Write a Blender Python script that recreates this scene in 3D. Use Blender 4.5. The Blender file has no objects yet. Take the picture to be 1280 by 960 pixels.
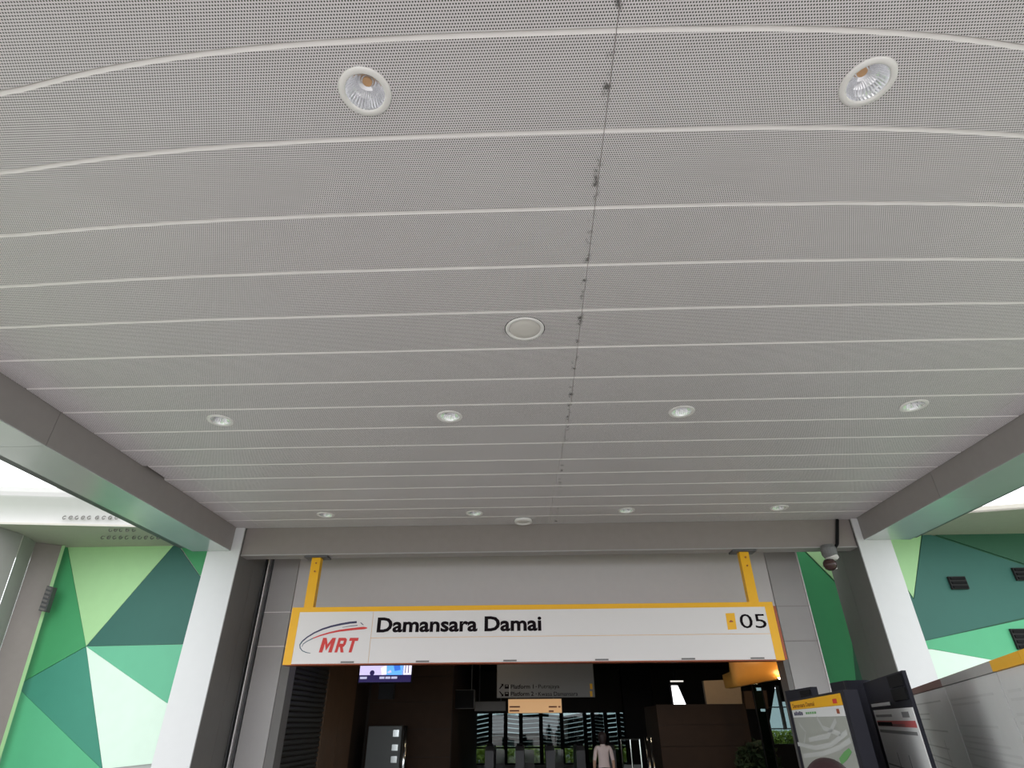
import bpy, bmesh, math, random
from mathutils import Vector, Matrix
from mathutils.geometry import delaunay_2d_cdt
random.seed(7)
C = bpy.context.scene.collection
S = bpy.context.scene

# ---------------------------------------------------------------- camera
FPX, YAW, PITCH, ROLL = 715.65, -0.0257617, 0.5329669, -0.0073989
CAM = Vector((0, 0, 1.65))
cy, sy, cp, sp = math.cos(YAW), math.sin(YAW), math.cos(PITCH), math.sin(PITCH)
FW = Vector((sy*cp, cy*cp, sp)); RT = Vector((cy, -sy, 0)); UP = RT.cross(FW)
cr, sr = math.cos(ROLL), math.sin(ROLL)
RT, UP = RT*cr + UP*sr, UP*cr - RT*sr
cam_data = bpy.data.cameras.new('camera')
cam = bpy.data.objects.new('camera', cam_data); C.objects.link(cam)
cam.matrix_world = Matrix(((RT.x, UP.x, -FW.x, 0), (RT.y, UP.y, -FW.y, 0), (RT.z, UP.z, -FW.z, CAM.z), (0, 0, 0, 1)))
cam_data.sensor_width = 36; cam_data.lens = FPX*36/1280; cam_data.clip_start = 0.05; cam_data.clip_end = 500
S.camera = cam

# ---------------------------------------------------------------- sky, exposure
w = bpy.data.worlds.new('overcast_sky'); S.world = w; w.use_nodes = True
nt = w.node_tree; bg = nt.nodes['Background']
tc = nt.nodes.new('ShaderNodeTexCoord'); sx = nt.nodes.new('ShaderNodeSeparateXYZ'); rp = nt.nodes.new('ShaderNodeValToRGB')
nt.links.new(tc.outputs['Generated'], sx.inputs[0]); nt.links.new(sx.outputs['Z'], rp.inputs[0]); nt.links.new(rp.outputs[0], bg.inputs['Color'])
rp.color_ramp.elements[0].color = (0.90, 0.95, 1.0, 1); rp.color_ramp.elements[0].position = 0.0
rp.color_ramp.elements[1].color = (1.0, 1.0, 1.0, 1); rp.color_ramp.elements[1].position = 0.6
bg.inputs['Strength'].default_value = 1.5
S.view_settings.view_transform = 'Standard'; S.view_settings.look = 'None'; S.view_settings.gamma = 1
S.view_settings.use_curve_mapping = False
S.view_settings.exposure = 0.98
S.cycles.max_bounces = 12; S.cycles.diffuse_bounces = 8; S.cycles.glossy_bounces = 4
S.cycles.sample_clamp_indirect = 6
S.cycles.use_denoising = True

# ---------------------------------------------------------------- helpers
def U(x, y, ax, v):
    """A point on the plane axis=v seen at photo position x, y."""
    d = RT*((x-640)/FPX) + UP*(-(y-480)/FPX) + FW
    return CAM + d*((v-CAM[ax])/d[ax])
def UY(x, y, Y): return U(x, y, 1, Y)
def UZ(x, y, z): return U(x, y, 2, z)

def lin(c):
    return tuple(((v/255+0.055)/1.055)**2.4 if v > 10 else v/255/12.92 for v in c)
def mat(name, rgb, rough=0.6, metal=0.0, spec=0.4, noise=0.06, scale=8, bump=0.0, emit=0.0, alpha=None, trans=0):
    m = bpy.data.materials.new(name); m.use_nodes = True
    n = m.node_tree; b = n.nodes['Principled BSDF']
    col = (*rgb, 1)
    b.inputs['Roughness'].default_value = rough; b.inputs['Metallic'].default_value = metal
    b.inputs['Specular IOR Level'].default_value = spec
    b.inputs['Base Color'].default_value = col
    if noise or bump:
        t = n.nodes.new('ShaderNodeTexCoord'); nz = n.nodes.new('ShaderNodeTexNoise'); nz.inputs['Scale'].default_value = scale
        nz.inputs['Detail'].default_value = 4
        n.links.new(t.outputs['Object'], nz.inputs['Vector'])
        mx = n.nodes.new('ShaderNodeMix'); mx.data_type = 'RGBA'
        mx.inputs['A'].default_value = (*[v*(1-noise) for v in rgb], 1); mx.inputs['B'].default_value = (*[min(1, v*(1+noise)) for v in rgb], 1)
        n.links.new(nz.outputs['Fac'], mx.inputs['Factor']); n.links.new(mx.outputs['Result'], b.inputs['Base Color'])
        if bump:
            bp = n.nodes.new('ShaderNodeBump'); bp.inputs['Strength'].default_value = bump; bp.inputs['Distance'].default_value = 0.01
            n.links.new(nz.outputs['Fac'], bp.inputs['Height']); n.links.new(bp.outputs[0], b.inputs['Normal'])
    if emit:
        b.inputs['Emission Color'].default_value = col; b.inputs['Emission Strength'].default_value = emit
    if trans:
        b.inputs['Transmission Weight'].default_value = trans
    return m

M = {}
M['panel_edge'] = mat('ceiling_panel_edge', (0.88, 0.84, 0.84), 0.45)
M['beam'] = mat('grey_beam_cladding', (0.31, 0.285, 0.275), 0.5)
M['beam_under'] = mat('polished_beam_soffit', (0.60, 0.63, 0.62), 0.24, 0.45, 0.6, 0.05, 1.5)
M['lintel'] = mat('grey_lintel', (0.28, 0.245, 0.23), 0.5)
M['dark_metal'] = mat('dark_metal', (0.10, 0.10, 0.105), 0.45, 0.2)
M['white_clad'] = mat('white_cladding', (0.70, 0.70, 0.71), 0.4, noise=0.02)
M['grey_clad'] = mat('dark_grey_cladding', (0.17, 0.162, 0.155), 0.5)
M['facade'] = mat('facade_panel', (0.39, 0.37, 0.365), 0.4, noise=0.03)
M['facade_up'] = mat('facade_upper', (0.60, 0.565, 0.565), 0.45, noise=0.03)
M['concrete'] = mat('plaza_paving', (0.46, 0.44, 0.435), 0.8, noise=0.15, scale=3)
M['asphalt'] = mat('asphalt', (0.20, 0.195, 0.19), 0.85, noise=0.15, scale=3)
M['concrete_bounce'] = mat('bounce_paving', (0.55, 0.53, 0.52), 0.8, noise=0.1, scale=3)
M['grass'] = mat('lawn', (0.15, 0.25, 0.11), 0.9, noise=0.3, scale=4)
M['yellow'] = mat('sign_yellow', (0.88, 0.45, 0.004), 0.4, noise=0.02)
M['sign_white'] = mat('sign_face_white', (0.74, 0.70, 0.69), 0.35, noise=0.01)
M['sign_under'] = mat('sign_red_brown', (0.33, 0.07, 0.02), 0.4, noise=0.1)
M['ink'] = mat('black_ink', (0.010, 0.006, 0.008), 0.8, 0, 0.08, noise=0)
M['line'] = mat('panel_line', (0.30, 0.28, 0.27), 0.6, noise=0)
M['red'] = mat('logo_red', (0.62, 0.035, 0.03), 0.45, noise=0)
M['navy'] = mat('logo_navy', (0.035, 0.03, 0.09), 0.45, noise=0)
M['teal_ink'] = mat('logo_blue_grey', (0.06, 0.10, 0.14), 0.45, noise=0)
M['lamp_ring'] = mat('lamp_ring_white', (0.88, 0.85, 0.84), 0.4, noise=0)
M['reflector'] = mat('lamp_reflector', (0.86, 0.87, 0.90), 0.16, 0.9, noise=0)
M['led'] = mat('lamp_chip', (0.78, 0.47, 0.25), 0.6, noise=0)
M['grille'] = mat('speaker_grille', (0.74, 0.70, 0.67), 0.6, noise=0.02)
M['soffit'] = mat('beige_soffit', (0.50, 0.47, 0.42), 0.6)
M['roof_white'] = mat('white_roof_edge', (0.52, 0.51, 0.50), 0.5, noise=0.03)
M['pilaster'] = mat('pilaster_grey', (0.40, 0.39, 0.38), 0.5)
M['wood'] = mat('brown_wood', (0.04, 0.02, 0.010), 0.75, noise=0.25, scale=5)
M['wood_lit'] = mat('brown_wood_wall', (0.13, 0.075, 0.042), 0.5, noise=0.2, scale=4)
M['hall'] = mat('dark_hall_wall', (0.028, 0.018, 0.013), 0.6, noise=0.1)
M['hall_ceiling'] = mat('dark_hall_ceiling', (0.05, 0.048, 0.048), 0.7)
M['hall_floor'] = mat('hall_floor', (0.14, 0.15, 0.16), 0.35)
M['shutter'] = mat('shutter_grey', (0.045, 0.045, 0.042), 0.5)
M['vent_dark'] = mat('vent_dark', (0.035, 0.035, 0.035), 0.8, 0, 0.2)
M['black'] = mat('black_plastic', (0.008, 0.008, 0.009), 0.8, 0, 0.2, noise=0)
M['kiosk'] = mat('kiosk_grey', (0.13, 0.14, 0.14), 0.4)
M['steel'] = mat('bright_steel', (0.8, 0.85, 0.85), 0.15, 1.0, noise=0)
M['board_white'] = mat('poster_paper', (0.80, 0.80, 0.79), 0.35, noise=0.05, scale=2.5)
M['board_grey'] = mat('poster_grey', (0.66, 0.66, 0.65), 0.35, noise=0.2, scale=2.2)
M['print_grey'] = mat('print_grey', (0.22, 0.22, 0.22), 0.5, noise=0)
M['print_light'] = mat('print_pale', (0.58, 0.58, 0.57), 0.5, noise=0)
M['board_frame'] = mat('totem_frame', (0.02, 0.02, 0.028), 0.6, 0, 0.15)
M['skin'] = mat('skin', (0.45, 0.27, 0.19), 0.6)
M['hair'] = mat('dark_hair', (0.022, 0.012, 0.012), 0.55, noise=0.4, scale=60)
M['shirt_white'] = mat('pale_shirt', (0.62, 0.50, 0.48), 0.8)
M['shirt_dark'] = mat('dark_shirt', (0.03, 0.03, 0.04), 0.8)
M['trousers'] = mat('dark_trousers', (0.02, 0.02, 0.025), 0.8)
M['cctv'] = mat('camera_grey', (0.16, 0.16, 0.16), 0.4)
M['cctv_white'] = mat('camera_white', (0.7, 0.68, 0.66), 0.4)
M['cctv_dome'] = mat('camera_dome', (0.06, 0.03, 0.028), 0.2)
M['glass_tint'] = None
gm = bpy.data.materials.new('tinted_glass'); gm.use_nodes = True
gn = gm.node_tree; gn.nodes.clear()
go = gn.nodes.new('ShaderNodeOutputMaterial'); gmx = gn.nodes.new('ShaderNodeMixShader'); gt = gn.nodes.new('ShaderNodeBsdfTransparent'); gg = gn.nodes.new('ShaderNodeBsdfGlossy')
gt.inputs[0].default_value = (0.30, 0.36, 0.36, 1); gg.inputs['Roughness'].default_value = 0.02; gmx.inputs[0].default_value = 0.06
gn.links.new(gt.outputs[0], gmx.inputs[1]); gn.links.new(gg.outputs[0], gmx.inputs[2]); gn.links.new(gmx.outputs[0], go.inputs[0])
M['glass_tint'] = gm

def perforated():
    m = bpy.data.materials.new('perforated_ceiling_sheet'); m.use_nodes = True
    n = m.node_tree; b = n.nodes['Principled BSDF']; L = n.links
    def math_(op, a, bb=None, c=None):
        k = n.nodes.new('ShaderNodeMath'); k.operation = op
        for i, v in enumerate((a, bb, c)):
            if v is None: continue
            if isinstance(v, (int, float)): k.inputs[i].default_value = v
            else: L.new(v, k.inputs[i])
        return k.outputs[0]
    t = n.nodes.new('ShaderNodeTexCoord'); s = n.nodes.new('ShaderNodeSeparateXYZ'); L.new(t.outputs['Object'], s.inputs[0])
    px, py, r = 0.0144, 0.0153, 0.0041
    v = math_('DIVIDE', s.outputs['Y'], py)
    row = math_('FLOOR', v); fy = math_('SUBTRACT', math_('SUBTRACT', v, row), 0.5)
    u = math_('ADD', math_('DIVIDE', s.outputs['X'], px), math_('MULTIPLY', math_('PINGPONG', row, 1.0), 0.5))
    fx = math_('SUBTRACT', math_('FRACT', u), 0.5)
    dx = math_('MULTIPLY', fx, px); dy = math_('MULTIPLY', fy, py)
    d = math_('SQRT', math_('ADD', math_('MULTIPLY', dx, dx), math_('MULTIPLY', dy, dy)))
    hole = math_('LESS_THAN', d, r)
    nz = n.nodes.new('ShaderNodeTexNoise'); nz.inputs['Scale'].default_value = 1.3; nz.inputs['Detail'].default_value = 3
    L.new(t.outputs['Object'], nz.inputs['Vector'])
    base = n.nodes.new('ShaderNodeMix'); base.data_type = 'RGBA'
    base.inputs['A'].default_value = (0.745, 0.70, 0.72, 1); base.inputs['B'].default_value = (0.815, 0.77, 0.79, 1)
    L.new(nz.outputs['Fac'], base.inputs['Factor'])
    # mould specks along the middle joint
    n2 = n.nodes.new('ShaderNodeTexNoise'); n2.inputs['Scale'].default_value = 9; n2.inputs['Detail'].default_value = 6; n2.inputs['Roughness'].default_value = 0.7
    L.new(t.outputs['Object'], n2.inputs['Vector'])
    jx = math_('SUBTRACT', s.outputs['X'], 0.49)
    near = math_('SUBTRACT', 1.0, math_('MINIMUM', math_('MULTIPLY', math_('ABSOLUTE', jx), 28.0), 1.0))
    st = math_('MULTIPLY', near, math_('MULTIPLY', math_('MAXIMUM', math_('SUBTRACT', n2.outputs['Fac'], 0.53), 0.0), 12.0))
    st = math_('MINIMUM', st, 0.85)
    c2 = n.nodes.new('ShaderNodeMix'); c2.data_type = 'RGBA'; L.new(st, c2.inputs['Factor']); L.new(base.outputs['Result'], c2.inputs['A']); c2.inputs['B'].default_value = (0.07, 0.06, 0.055, 1)
    c3 = n.nodes.new('ShaderNodeMix'); c3.data_type = 'RGBA'; L.new(hole, c3.inputs['Factor']); L.new(c2.outputs['Result'], c3.inputs['A']); c3.inputs['B'].default_value = (0.03, 0.03, 0.03, 1)
    L.new(c3.outputs['Result'], b.inputs['Base Color']); b.inputs['Roughness'].default_value = 0.5; b.inputs['Specular IOR Level'].default_value = 0.3
    return m
M['perf'] = perforated()

def link(name, me, mats, parent=None):
    o = bpy.data.objects.new(name, me); C.objects.link(o)
    if not isinstance(mats, (list, tuple)): mats = [mats]
    for m in mats: me.materials.append(M[m] if isinstance(m, str) else m)
    if parent: o.parent = parent; o.matrix_parent_inverse = parent.matrix_world.inverted() if parent.matrix_world != Matrix() else Matrix()
    return o
def fin(bm, name, mats, parent=None, smooth=False, norm=True):
    if norm: bmesh.ops.recalc_face_normals(bm, faces=bm.faces)
    if smooth:
        for f in bm.faces: f.smooth = True
    me = bpy.data.meshes.new(name); bm.to_mesh(me); bm.free()
    return link(name, me, mats, parent)
def box(bm, a, b, mi=0):
    a, b = Vector(a), Vector(b)
    vs = [bm.verts.new((x, y, z)) for x in (a.x, b.x) for y in (a.y, b.y) for z in (a.z, b.z)]
    fs = []
    for q in ((0,1,3,2), (4,6,7,5), (0,4,5,1), (2,3,7,6), (0,2,6,4), (1,5,7,3)):
        f = bm.faces.new([vs[i] for i in q]); f.material_index = mi; fs.append(f)
    return vs
def obox(name, a, b, m, parent=None, bevel=0.0):
    bm = bmesh.new(); box(bm, a, b)
    if bevel: bmesh.ops.bevel(bm, geom=bm.edges[:], offset=bevel, segments=1, affect='EDGES')
    return fin(bm, name, m, parent)
def prism(bm, pts, d, mi=0):
    """Extrude a planar outline pts by vector d."""
    d = Vector(d); a = [bm.verts.new(p) for p in pts]; b = [bm.verts.new(Vector(p)+d) for p in pts]
    fs = [bm.faces.new(a), bm.faces.new(b[::-1])]
    n = len(pts)
    for i in range(n): fs.append(bm.faces.new((a[i], b[i], b[(i+1) % n], a[(i+1) % n])))
    for f in fs: f.material_index = mi
def oprism(name, pts, d, m, parent=None):
    bm = bmesh.new(); prism(bm, pts, d); return fin(bm, name, m, parent)
def lathe(bm, prof, c, n=24, mi=0, cap=False, axis='Z'):
    rings = []
    for r, h in prof:
        ring = []
        for i in range(n):
            a = 2*math.pi*i/n
            p = (r*math.cos(a), r*math.sin(a), h) if axis == 'Z' else ((r*math.cos(a), h, r*math.sin(a)) if axis == 'Y' else (h, r*math.cos(a), r*math.sin(a)))
            ring.append(bm.verts.new(Vector(p)+Vector(c)))
        rings.append(ring)
    for q in range(len(rings)-1):
        for i in range(n):
            f = bm.faces.new((rings[q][i], rings[q][(i+1) % n], rings[q+1][(i+1) % n], rings[q+1][i])); f.material_index = mi
    if cap:
        for r in (rings[0], rings[-1]):
            f = bm.faces.new(r); f.material_index = mi
def tube(bm, p, q, r, n=10):
    p, q = Vector(p), Vector(q); d = q-p
    z = d.normalized(); x = z.orthogonal().normalized(); y = z.cross(x)
    a = [bm.verts.new(p+(x*math.cos(t)+y*math.sin(t))*r) for t in [2*math.pi*i/n for i in range(n)]]
    b = [bm.verts.new(v.co+d) for v in a]
    for i in range(n): bm.faces.new((a[i], a[(i+1) % n], b[(i+1) % n], b[i]))
    bm.faces.new(a[::-1]); bm.faces.new(b)
def empty(name, loc, label=None, cat=None, group=None, kind=None):
    o = bpy.data.objects.new(name, None); C.objects.link(o); o.location = loc; o.empty_display_size = 0.2
    bpy.context.view_layer.update() if False else None
    o.matrix_world = Matrix.Translation(Vector(loc))
    return tag(o, label, cat, group, kind)
def tag(o, label=None, cat=None, group=None, kind=None):
    if label: o['label'] = label
    if cat: o['category'] = cat
    if group: o['group'] = group
    if kind: o['kind'] = kind
    return o
FONT_CACHE = {}
def text(name, s, p0, p1, m, parent, weight=0.0, depth=0.004, shear=0.0, fill_height=None):
    """Letters fitted between the world points p0 (lower left) and p1 (upper right) of a wall-like face, turned to face along the line p0-p1."""
    cu = bpy.data.curves.new(name, 'FONT'); cu.body = s; cu.size = 1; cu.offset = weight; cu.extrude = 0.5; cu.shear = shear; cu.resolution_u = 3
    o = bpy.data.objects.new(name, cu); C.objects.link(o)
    dg = bpy.context.evaluated_depsgraph_get(); me = bpy.data.meshes.new_from_object(o.evaluated_get(dg)); bpy.data.objects.remove(o)
    xs = [v.co.x for v in me.vertices]; ys = [v.co.y for v in me.vertices]
    x0, x1, y0, y1 = min(xs), max(xs), min(ys), max(ys)
    p0, p1 = Vector(p0), Vector(p1); h = Vector((p1.x-p0.x, p1.y-p0.y, 0)); n = Vector((h.y, -h.x, 0)).normalized()
    for v in me.vertices:
        a = (v.co.x-x0)/(x1-x0); b = (v.co.y-y0)/(y1-y0); e = v.co.z+0.5
        v.co = p0 + h*a + Vector((0, 0, (p1.z-p0.z)*b)) + n*depth*e
    me.materials.clear()
    return link(name, me, m, parent)

# ================================================================ SETTING
H = 4.65
g = obox('ground', (-80, -60, -0.2), (80, 90, -0.02), 'asphalt'); tag(g, 'pale paved ground around the station', 'ground', kind='structure')
for x0, x1, lab in ((-17, -8.2, 'left'), (8.6, 17, 'right')):
    g = obox('ground', (x0, -12, -0.019), (x1, 11.3, 0.03), 'grass'); tag(g, 'strip of green lawn along the %s side of the canopy' % lab, 'lawn', kind='structure')
fp = obox('ground', (-30, -45, -0.0195), (30, -14.001, 0.0), 'concrete_bounce'); tag(fp, 'unseen bright paving added before the canopy to bounce light up', 'ground', kind='structure')  # bright paving added out of view to brighten the near ceiling
fl = obox('floor', (-6.6, -14, -0.019), (6.6, 11.0, 0.0), 'concrete'); tag(fl, 'pale paving under the canopy in front of the entrance', 'floor', kind='structure')
hf = obox('floor', (-8.5, 11.001, -0.019), (12, 25.2, 0.0), 'hall_floor'); tag(hf, 'dark polished floor inside the station hall', 'floor', kind='structure')

# --- ceiling: roof slab with the perforated panels hung below it
YB = -2.4
slab = obox('ceiling', (-5.9, YB, 4.82), (6.6, 11.0, 5.15), 'dark_metal'); tag(slab, 'canopy ceiling of long perforated grey metal panels with white seams', 'ceiling', kind='structure')
SEAMS = [(-2.35, 0, 3), (-1.75, 0, 3), (-1.18, 0, 3), (-0.62, 0.0, 3), (-0.07, 0.0, 3), (0.47, 0.03, 3), (1.0, 0.10, 2.5), (1.587, 0.19, 2.72), (2.157, 0.145, 3.12), (2.744, 0.10, 3.55),
         (3.309, 0.077, 4.0), (3.869, 0.05, 4.4), (4.424, 0.024, 5.0), (4.972, 0, 5), (5.506, 0, 5), (6.035, 0, 5), (6.545, 0, 5), (7.069, 0, 5),
         (7.563, 0, 5), (8.058, 0, 5), (8.55, 0, 5), (9.009, 0, 5), (9.489, 0, 5), (9.968, 0, 5)]
def seam(k, X):
    y0, b, xk = SEAMS[k]; x = abs(X-0.08)
    if x <= xk: return y0 + b*(x/xk)**3
    return y0 + b + b*3/xk*0.35*(1-math.exp(-(x-xk)/0.35))
def lerp(a, b, t): return a+(b-a)*max(0, min(1, t))
def jmid(Y): return 0.50 if Y < 5.6 else lerp(0.50, 0.365, (Y-5.6)/4.2)
def jright(Y): return lerp(5.36, 4.84, (Y-5.9)/3.0)
LIGHTS = [((456.5, 115), 'white ring downlight nearest the left corner above the camera'), ((1084.5, 103), 'white ring downlight nearest the right corner above the camera'),
          ((275.5, 525.5), 'leftmost downlight of the four-lamp row in mid canopy'), ((562, 520.5), 'second downlight from the left in the mid canopy row'),
          ((852, 514.5), 'third downlight from the left in the mid canopy row'), ((1142, 507), 'rightmost downlight of the four-lamp row in mid canopy'),
          ((407, 643.5), 'small leftmost downlight of the row next to the entrance beam'), ((593, 641.5), 'downlight beside the small speaker near the entrance beam'),
          ((783, 638), 'downlight right of the small speaker near the entrance beam'), ((974, 634.5), 'rightmost small downlight of the row next to the entrance beam')]
LP = [UZ(*p, H) for p, _ in LIGHTS]
RO, RI = 0.146, 0.108
for k in range(len(SEAMS)-1):
    ym = (SEAMS[k][0]+SEAMS[k+1][0])/2
    xs = [-5.165, -4.72, jmid(ym), jright(ym), 5.695]
    if k == 17: xs[0] = -5.11
    for c in range(4):
        gapx = 0.0018
        a, b = xs[c]+(gapx if c else 0), xs[c+1]-(gapx if c < 3 else 0)
        n = max(1, int((b-a)/(0.15 if k < 12 else 0.5))); X = [a+(b-a)*i/n for i in range(n+1)]
        g0, cn, cf = 0.003, 0.021, 0.004      # gap, near bevel, far bevel
        dep = 0.013
        bm = bmesh.new()
        near = [(x, seam(k, x)+g0) for x in X]; nin = [(x, y+cn) for x, y in near]
        far = [(x, seam(k+1, x)-g0) for x in X]; fin_ = [(x, y-cf) for x, y in far]
        outline = nin + fin_[::-1]
        holes = [p for p in LP if a < p.x < b and nin[0][1]-0.3 < p.y < fin_[0][1]+0.3 and seam(k, p.x) < p.y < seam(k+1, p.x)]
        verts = [Vector(p) for p in outline]; edges = [(i, (i+1) % len(outline)) for i in range(len(outline))]
        for p in holes:
            s0 = len(verts)
            for i in range(28):
                t = 2*math.pi*i/28; verts.append(Vector((p.x+(RI+0.012)*math.cos(t), p.y+(RI+0.012)*math.sin(t))))
            edges += [(s0+i, s0+(i+1) % 28) for i in range(28)]
        if holes:
            vo, _, fo, _, _, _ = delaunay_2d_cdt(verts, edges, [], 1, 1e-6)
            bv = [bm.verts.new((v.x, v.y, H)) for v in vo]
            for f in fo:
                cc = sum((vo[i] for i in f), Vector((0, 0)))/len(f)
                if any((cc-Vector((p.x, p.y))).length < RI+0.0 for p in holes): continue
                bm.faces.new([bv[i] for i in f])
        else:
            A = [bm.verts.new((x, y, H)) for x, y in nin]; B = [bm.verts.new((x, y, H)) for x, y in fin_]
            for i in range(n): bm.faces.new((A[i], A[i+1], B[i+1], B[i]))
        # bevels and upstands
        def strip(P, Q, zp, zq):
            A = [bm.verts.new((x, y, zp)) for x, y in P]; B = [bm.verts.new((x, y, zq)) for x, y in Q]
            for i in range(len(P)-1):
                f = bm.faces.new((A[i], A[i+1], B[i+1], B[i])); f.material_index = 1
        strip(near, nin, H+dep, H); strip(near, near, H+0.05, H+dep)
        strip(fin_, far, H, H+dep*0.4); strip(far, far, H+dep*0.4, H+0.05)
        for e in (0, -1):
            P = [near[e], nin[e], fin_[e], far[e]]
            q = [bm.verts.new((P[0][0], P[0][1], H+0.05)), bm.verts.new((P[0][0], P[0][1], H+dep)), bm.verts.new((P[1][0], P[1][1], H)), bm.verts.new((P[2][0], P[2][1], H)), bm.verts.new((P[3][0], P[3][1], H+dep*0.4)), bm.verts.new((P[3][0], P[3][1], H+0.05))]
            bm.faces.new(q).material_index = 1
        bmesh.ops.remove_doubles(bm, verts=bm.verts, dist=0.0002)
        fin(bm, 'ceiling_panel', ['perf', 'panel_edge'], slab)

# --- downlights and speakers
def downlight(loc):
    root = empty('downlight', loc)
    bm = bmesh.new(); lathe(bm, [(RI, 0.0), (RI, -0.008), (RI+0.006, -0.011), (RO-0.006, -0.009), (RO, -0.001), (RO-0.004, 0.0)], (0, 0, 0), 40)
    r = fin(bm, 'trim_ring', 'lamp_ring', None, True); r.parent = root
    bm = bmesh.new(); n = 72; prof = [(RI, 0.0), (0.098, 0.022), (0.078, 0.055), (0.05, 0.088), (0.034, 0.10)]
    rings = []
    for j, (rr, h) in enumerate(prof):
        rings.append([bm.verts.new(((rr*(1+(0.018 if i % 2 else -0.018)*(j < 3)*(j > 0)))*math.cos(2*math.pi*i/n), (rr*(1+(0.018 if i % 2 else -0.018)*(j < 3)*(j > 0)))*math.sin(2*math.pi*i/n), h)) for i in range(n)])
    for q in range(len(rings)-1):
        for i in range(n): bm.faces.new((rings[q][i], rings[q][(i+1) % n], rings[q+1][(i+1) % n], rings[q+1][i]))
    f = bm.faces.new(rings[-1])
    r = fin(bm, 'reflector', 'reflector', None); r.parent = root
    bm = bmesh.new(); lathe(bm, [(0.027, 0.092), (0.027, 0.0985)], (0, 0, 0), 20, cap=True)
    r = fin(bm, 'lamp_chip', 'led', None); r.parent = root
    return root
def copy_tree(o, loc):
    c = o.copy(); C.objects.link(c); c.location = loc
    for ch in list(o.children):
        d = ch.copy(); C.objects.link(d); d.parent = c
    return c
proto = None
for p, (_, lab) in zip(LP, LIGHTS):
    if proto is None: o = proto = downlight(p)
    else: o = copy_tree(proto, p)
    tag(o, lab, 'downlight', 'downlights in the canopy ceiling')
def speaker(loc, r, lab, dp=1.0):
    root = empty('ceiling_speaker', loc, lab, 'speaker')
    bm = bmesh.new(); lathe(bm, [(r*0.80, -0.002), (r*0.84, -0.012*dp), (r*0.97, -0.012*dp), (r, -0.002), (r, 0.0)], (0, 0, 0), 40)
    x = fin(bm, 'trim_ring', 'lamp_ring', None, True); x.parent = root
    bm = bmesh.new(); lathe(bm, [(r*0.80, -0.001), (r*0.78, -0.006*dp), (r*0.4, -0.010*dp), (0.004, -0.011*dp)], (0, 0, 0), 40, cap=True)
    x = fin(bm, 'grille', 'grille', None, True); x.parent = root
    bm = bmesh.new(); lathe(bm, [(r, -0.001), (r+0.006, -0.001)], (0, 0, 0), 40)
    x = fin(bm, 'dark_ring', 'black', None); x.parent = root; x['label'] = 'thin dark ring'  # thin black ring just outside the trim
speaker(UZ(656, 411, H), 0.172, 'large round ceiling speaker with beige grille in mid canopy')
speaker(UZ(654, 650, H), 0.150, 'small pale round ceiling speaker right next to the entrance beam', 4.0)

# --- side beams
def beam(name, xi, xo, z0, sgn, lab, jy):
    root = empty(name, (xi, 4, z0), lab, 'beam', kind='structure')
    x0, x1 = min(xi, xo), max(xi, xo)
    js = [YB] + jy + [9.9]
    for a, b in zip(js[:-1], js[1:]):
        bm = bmesh.new(); box(bm, (x0, a+0.003, z0+0.012), (x1, b-0.003, 5.15)); o = fin(bm, 'cladding_panel', 'beam', root)
        bm = bmesh.new(); box(bm, (x0+0.001, a+0.003, z0), (x1-0.001, b-0.003, z0+0.0115)); o = fin(bm, 'underside_panel', 'beam_under', root); o['label'] = 'polished metal underside panel'
    return root
bl = beam('beam', -5.17, -5.84, 4.238, -1, 'grey clad beam along the left edge of the canopy', [1.5, 5.5])
br = beam('beam', 5.705, 6.48, 4.268, 1, 'grey clad beam along the right edge of the canopy', [3.9, 7.78])
for o, a, b in ((bl, -6.09, -5.841), (br, 6.481, 6.60)):
    obox('gutter', (a, YB, 4.30), (b, 9.9, 4.50), 'dark_metal', o)

# --- columns
def column(x0, x1, lab, inner):
    root = empty('column', ((x0+x1)/2, 10.4, 0), lab, 'column', kind='structure')
    for z0, z1 in ((0, 4.645),):
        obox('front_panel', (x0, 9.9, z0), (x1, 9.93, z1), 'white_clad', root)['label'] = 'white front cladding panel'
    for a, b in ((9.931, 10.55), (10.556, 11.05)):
        o = obox('side_panel', (x0+0.004, a, 0), (x1-0.004, b, 4.645), 'grey_clad', root); o['label'] = 'side cladding panel with shade put into its dark grey'  # dark grey carries the shade on faces turned away from the daylight
    return root
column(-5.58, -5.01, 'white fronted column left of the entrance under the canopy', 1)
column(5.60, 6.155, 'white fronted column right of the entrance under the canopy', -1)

# --- lintel between the columns
li = obox('lintel', (-5.008, 9.975, 4.185), (5.598, 10.19, 4.815), 'lintel'); tag(li, 'grey brown lintel beam spanning above the hanging station sign', 'beam', kind='structure')
obox('bottom_flange', (-5.006, 9.955, 4.165), (5.596, 10.22, 4.184), 'facade', li)['label'] = 'pale thin bottom flange'
obox('recess_ceiling', (-5.0, 10.225, 4.60), (5.59, 11.0, 4.80), 'lintel', li)

# --- facade
fa = obox('wall_back', (-4.355, 11.02, 2.80), (4.42, 11.16, 4.60), 'facade_up'); tag(fa, 'light grey upper wall above the entrance opening behind the sign', 'wall', kind='structure')
for x0, x1, nm in ((-4.84, -4.36, 'left'), (4.425, 4.99, 'right')):
    for z0, z1 in ((0, 2.822), (2.834, 3.394), (3.406, 4.6)):
        o = obox('facade_panel', (x0, 10.99, z0), (x1, 11.16, z1), 'facade', fa)
    for z in (2.828, 3.40):
        obox('joint_strip', (x0, 10.983, z-0.006), (x1, 11.1, z+0.006), 'panel_edge' if nm == 'left' else 'line', fa)
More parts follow.
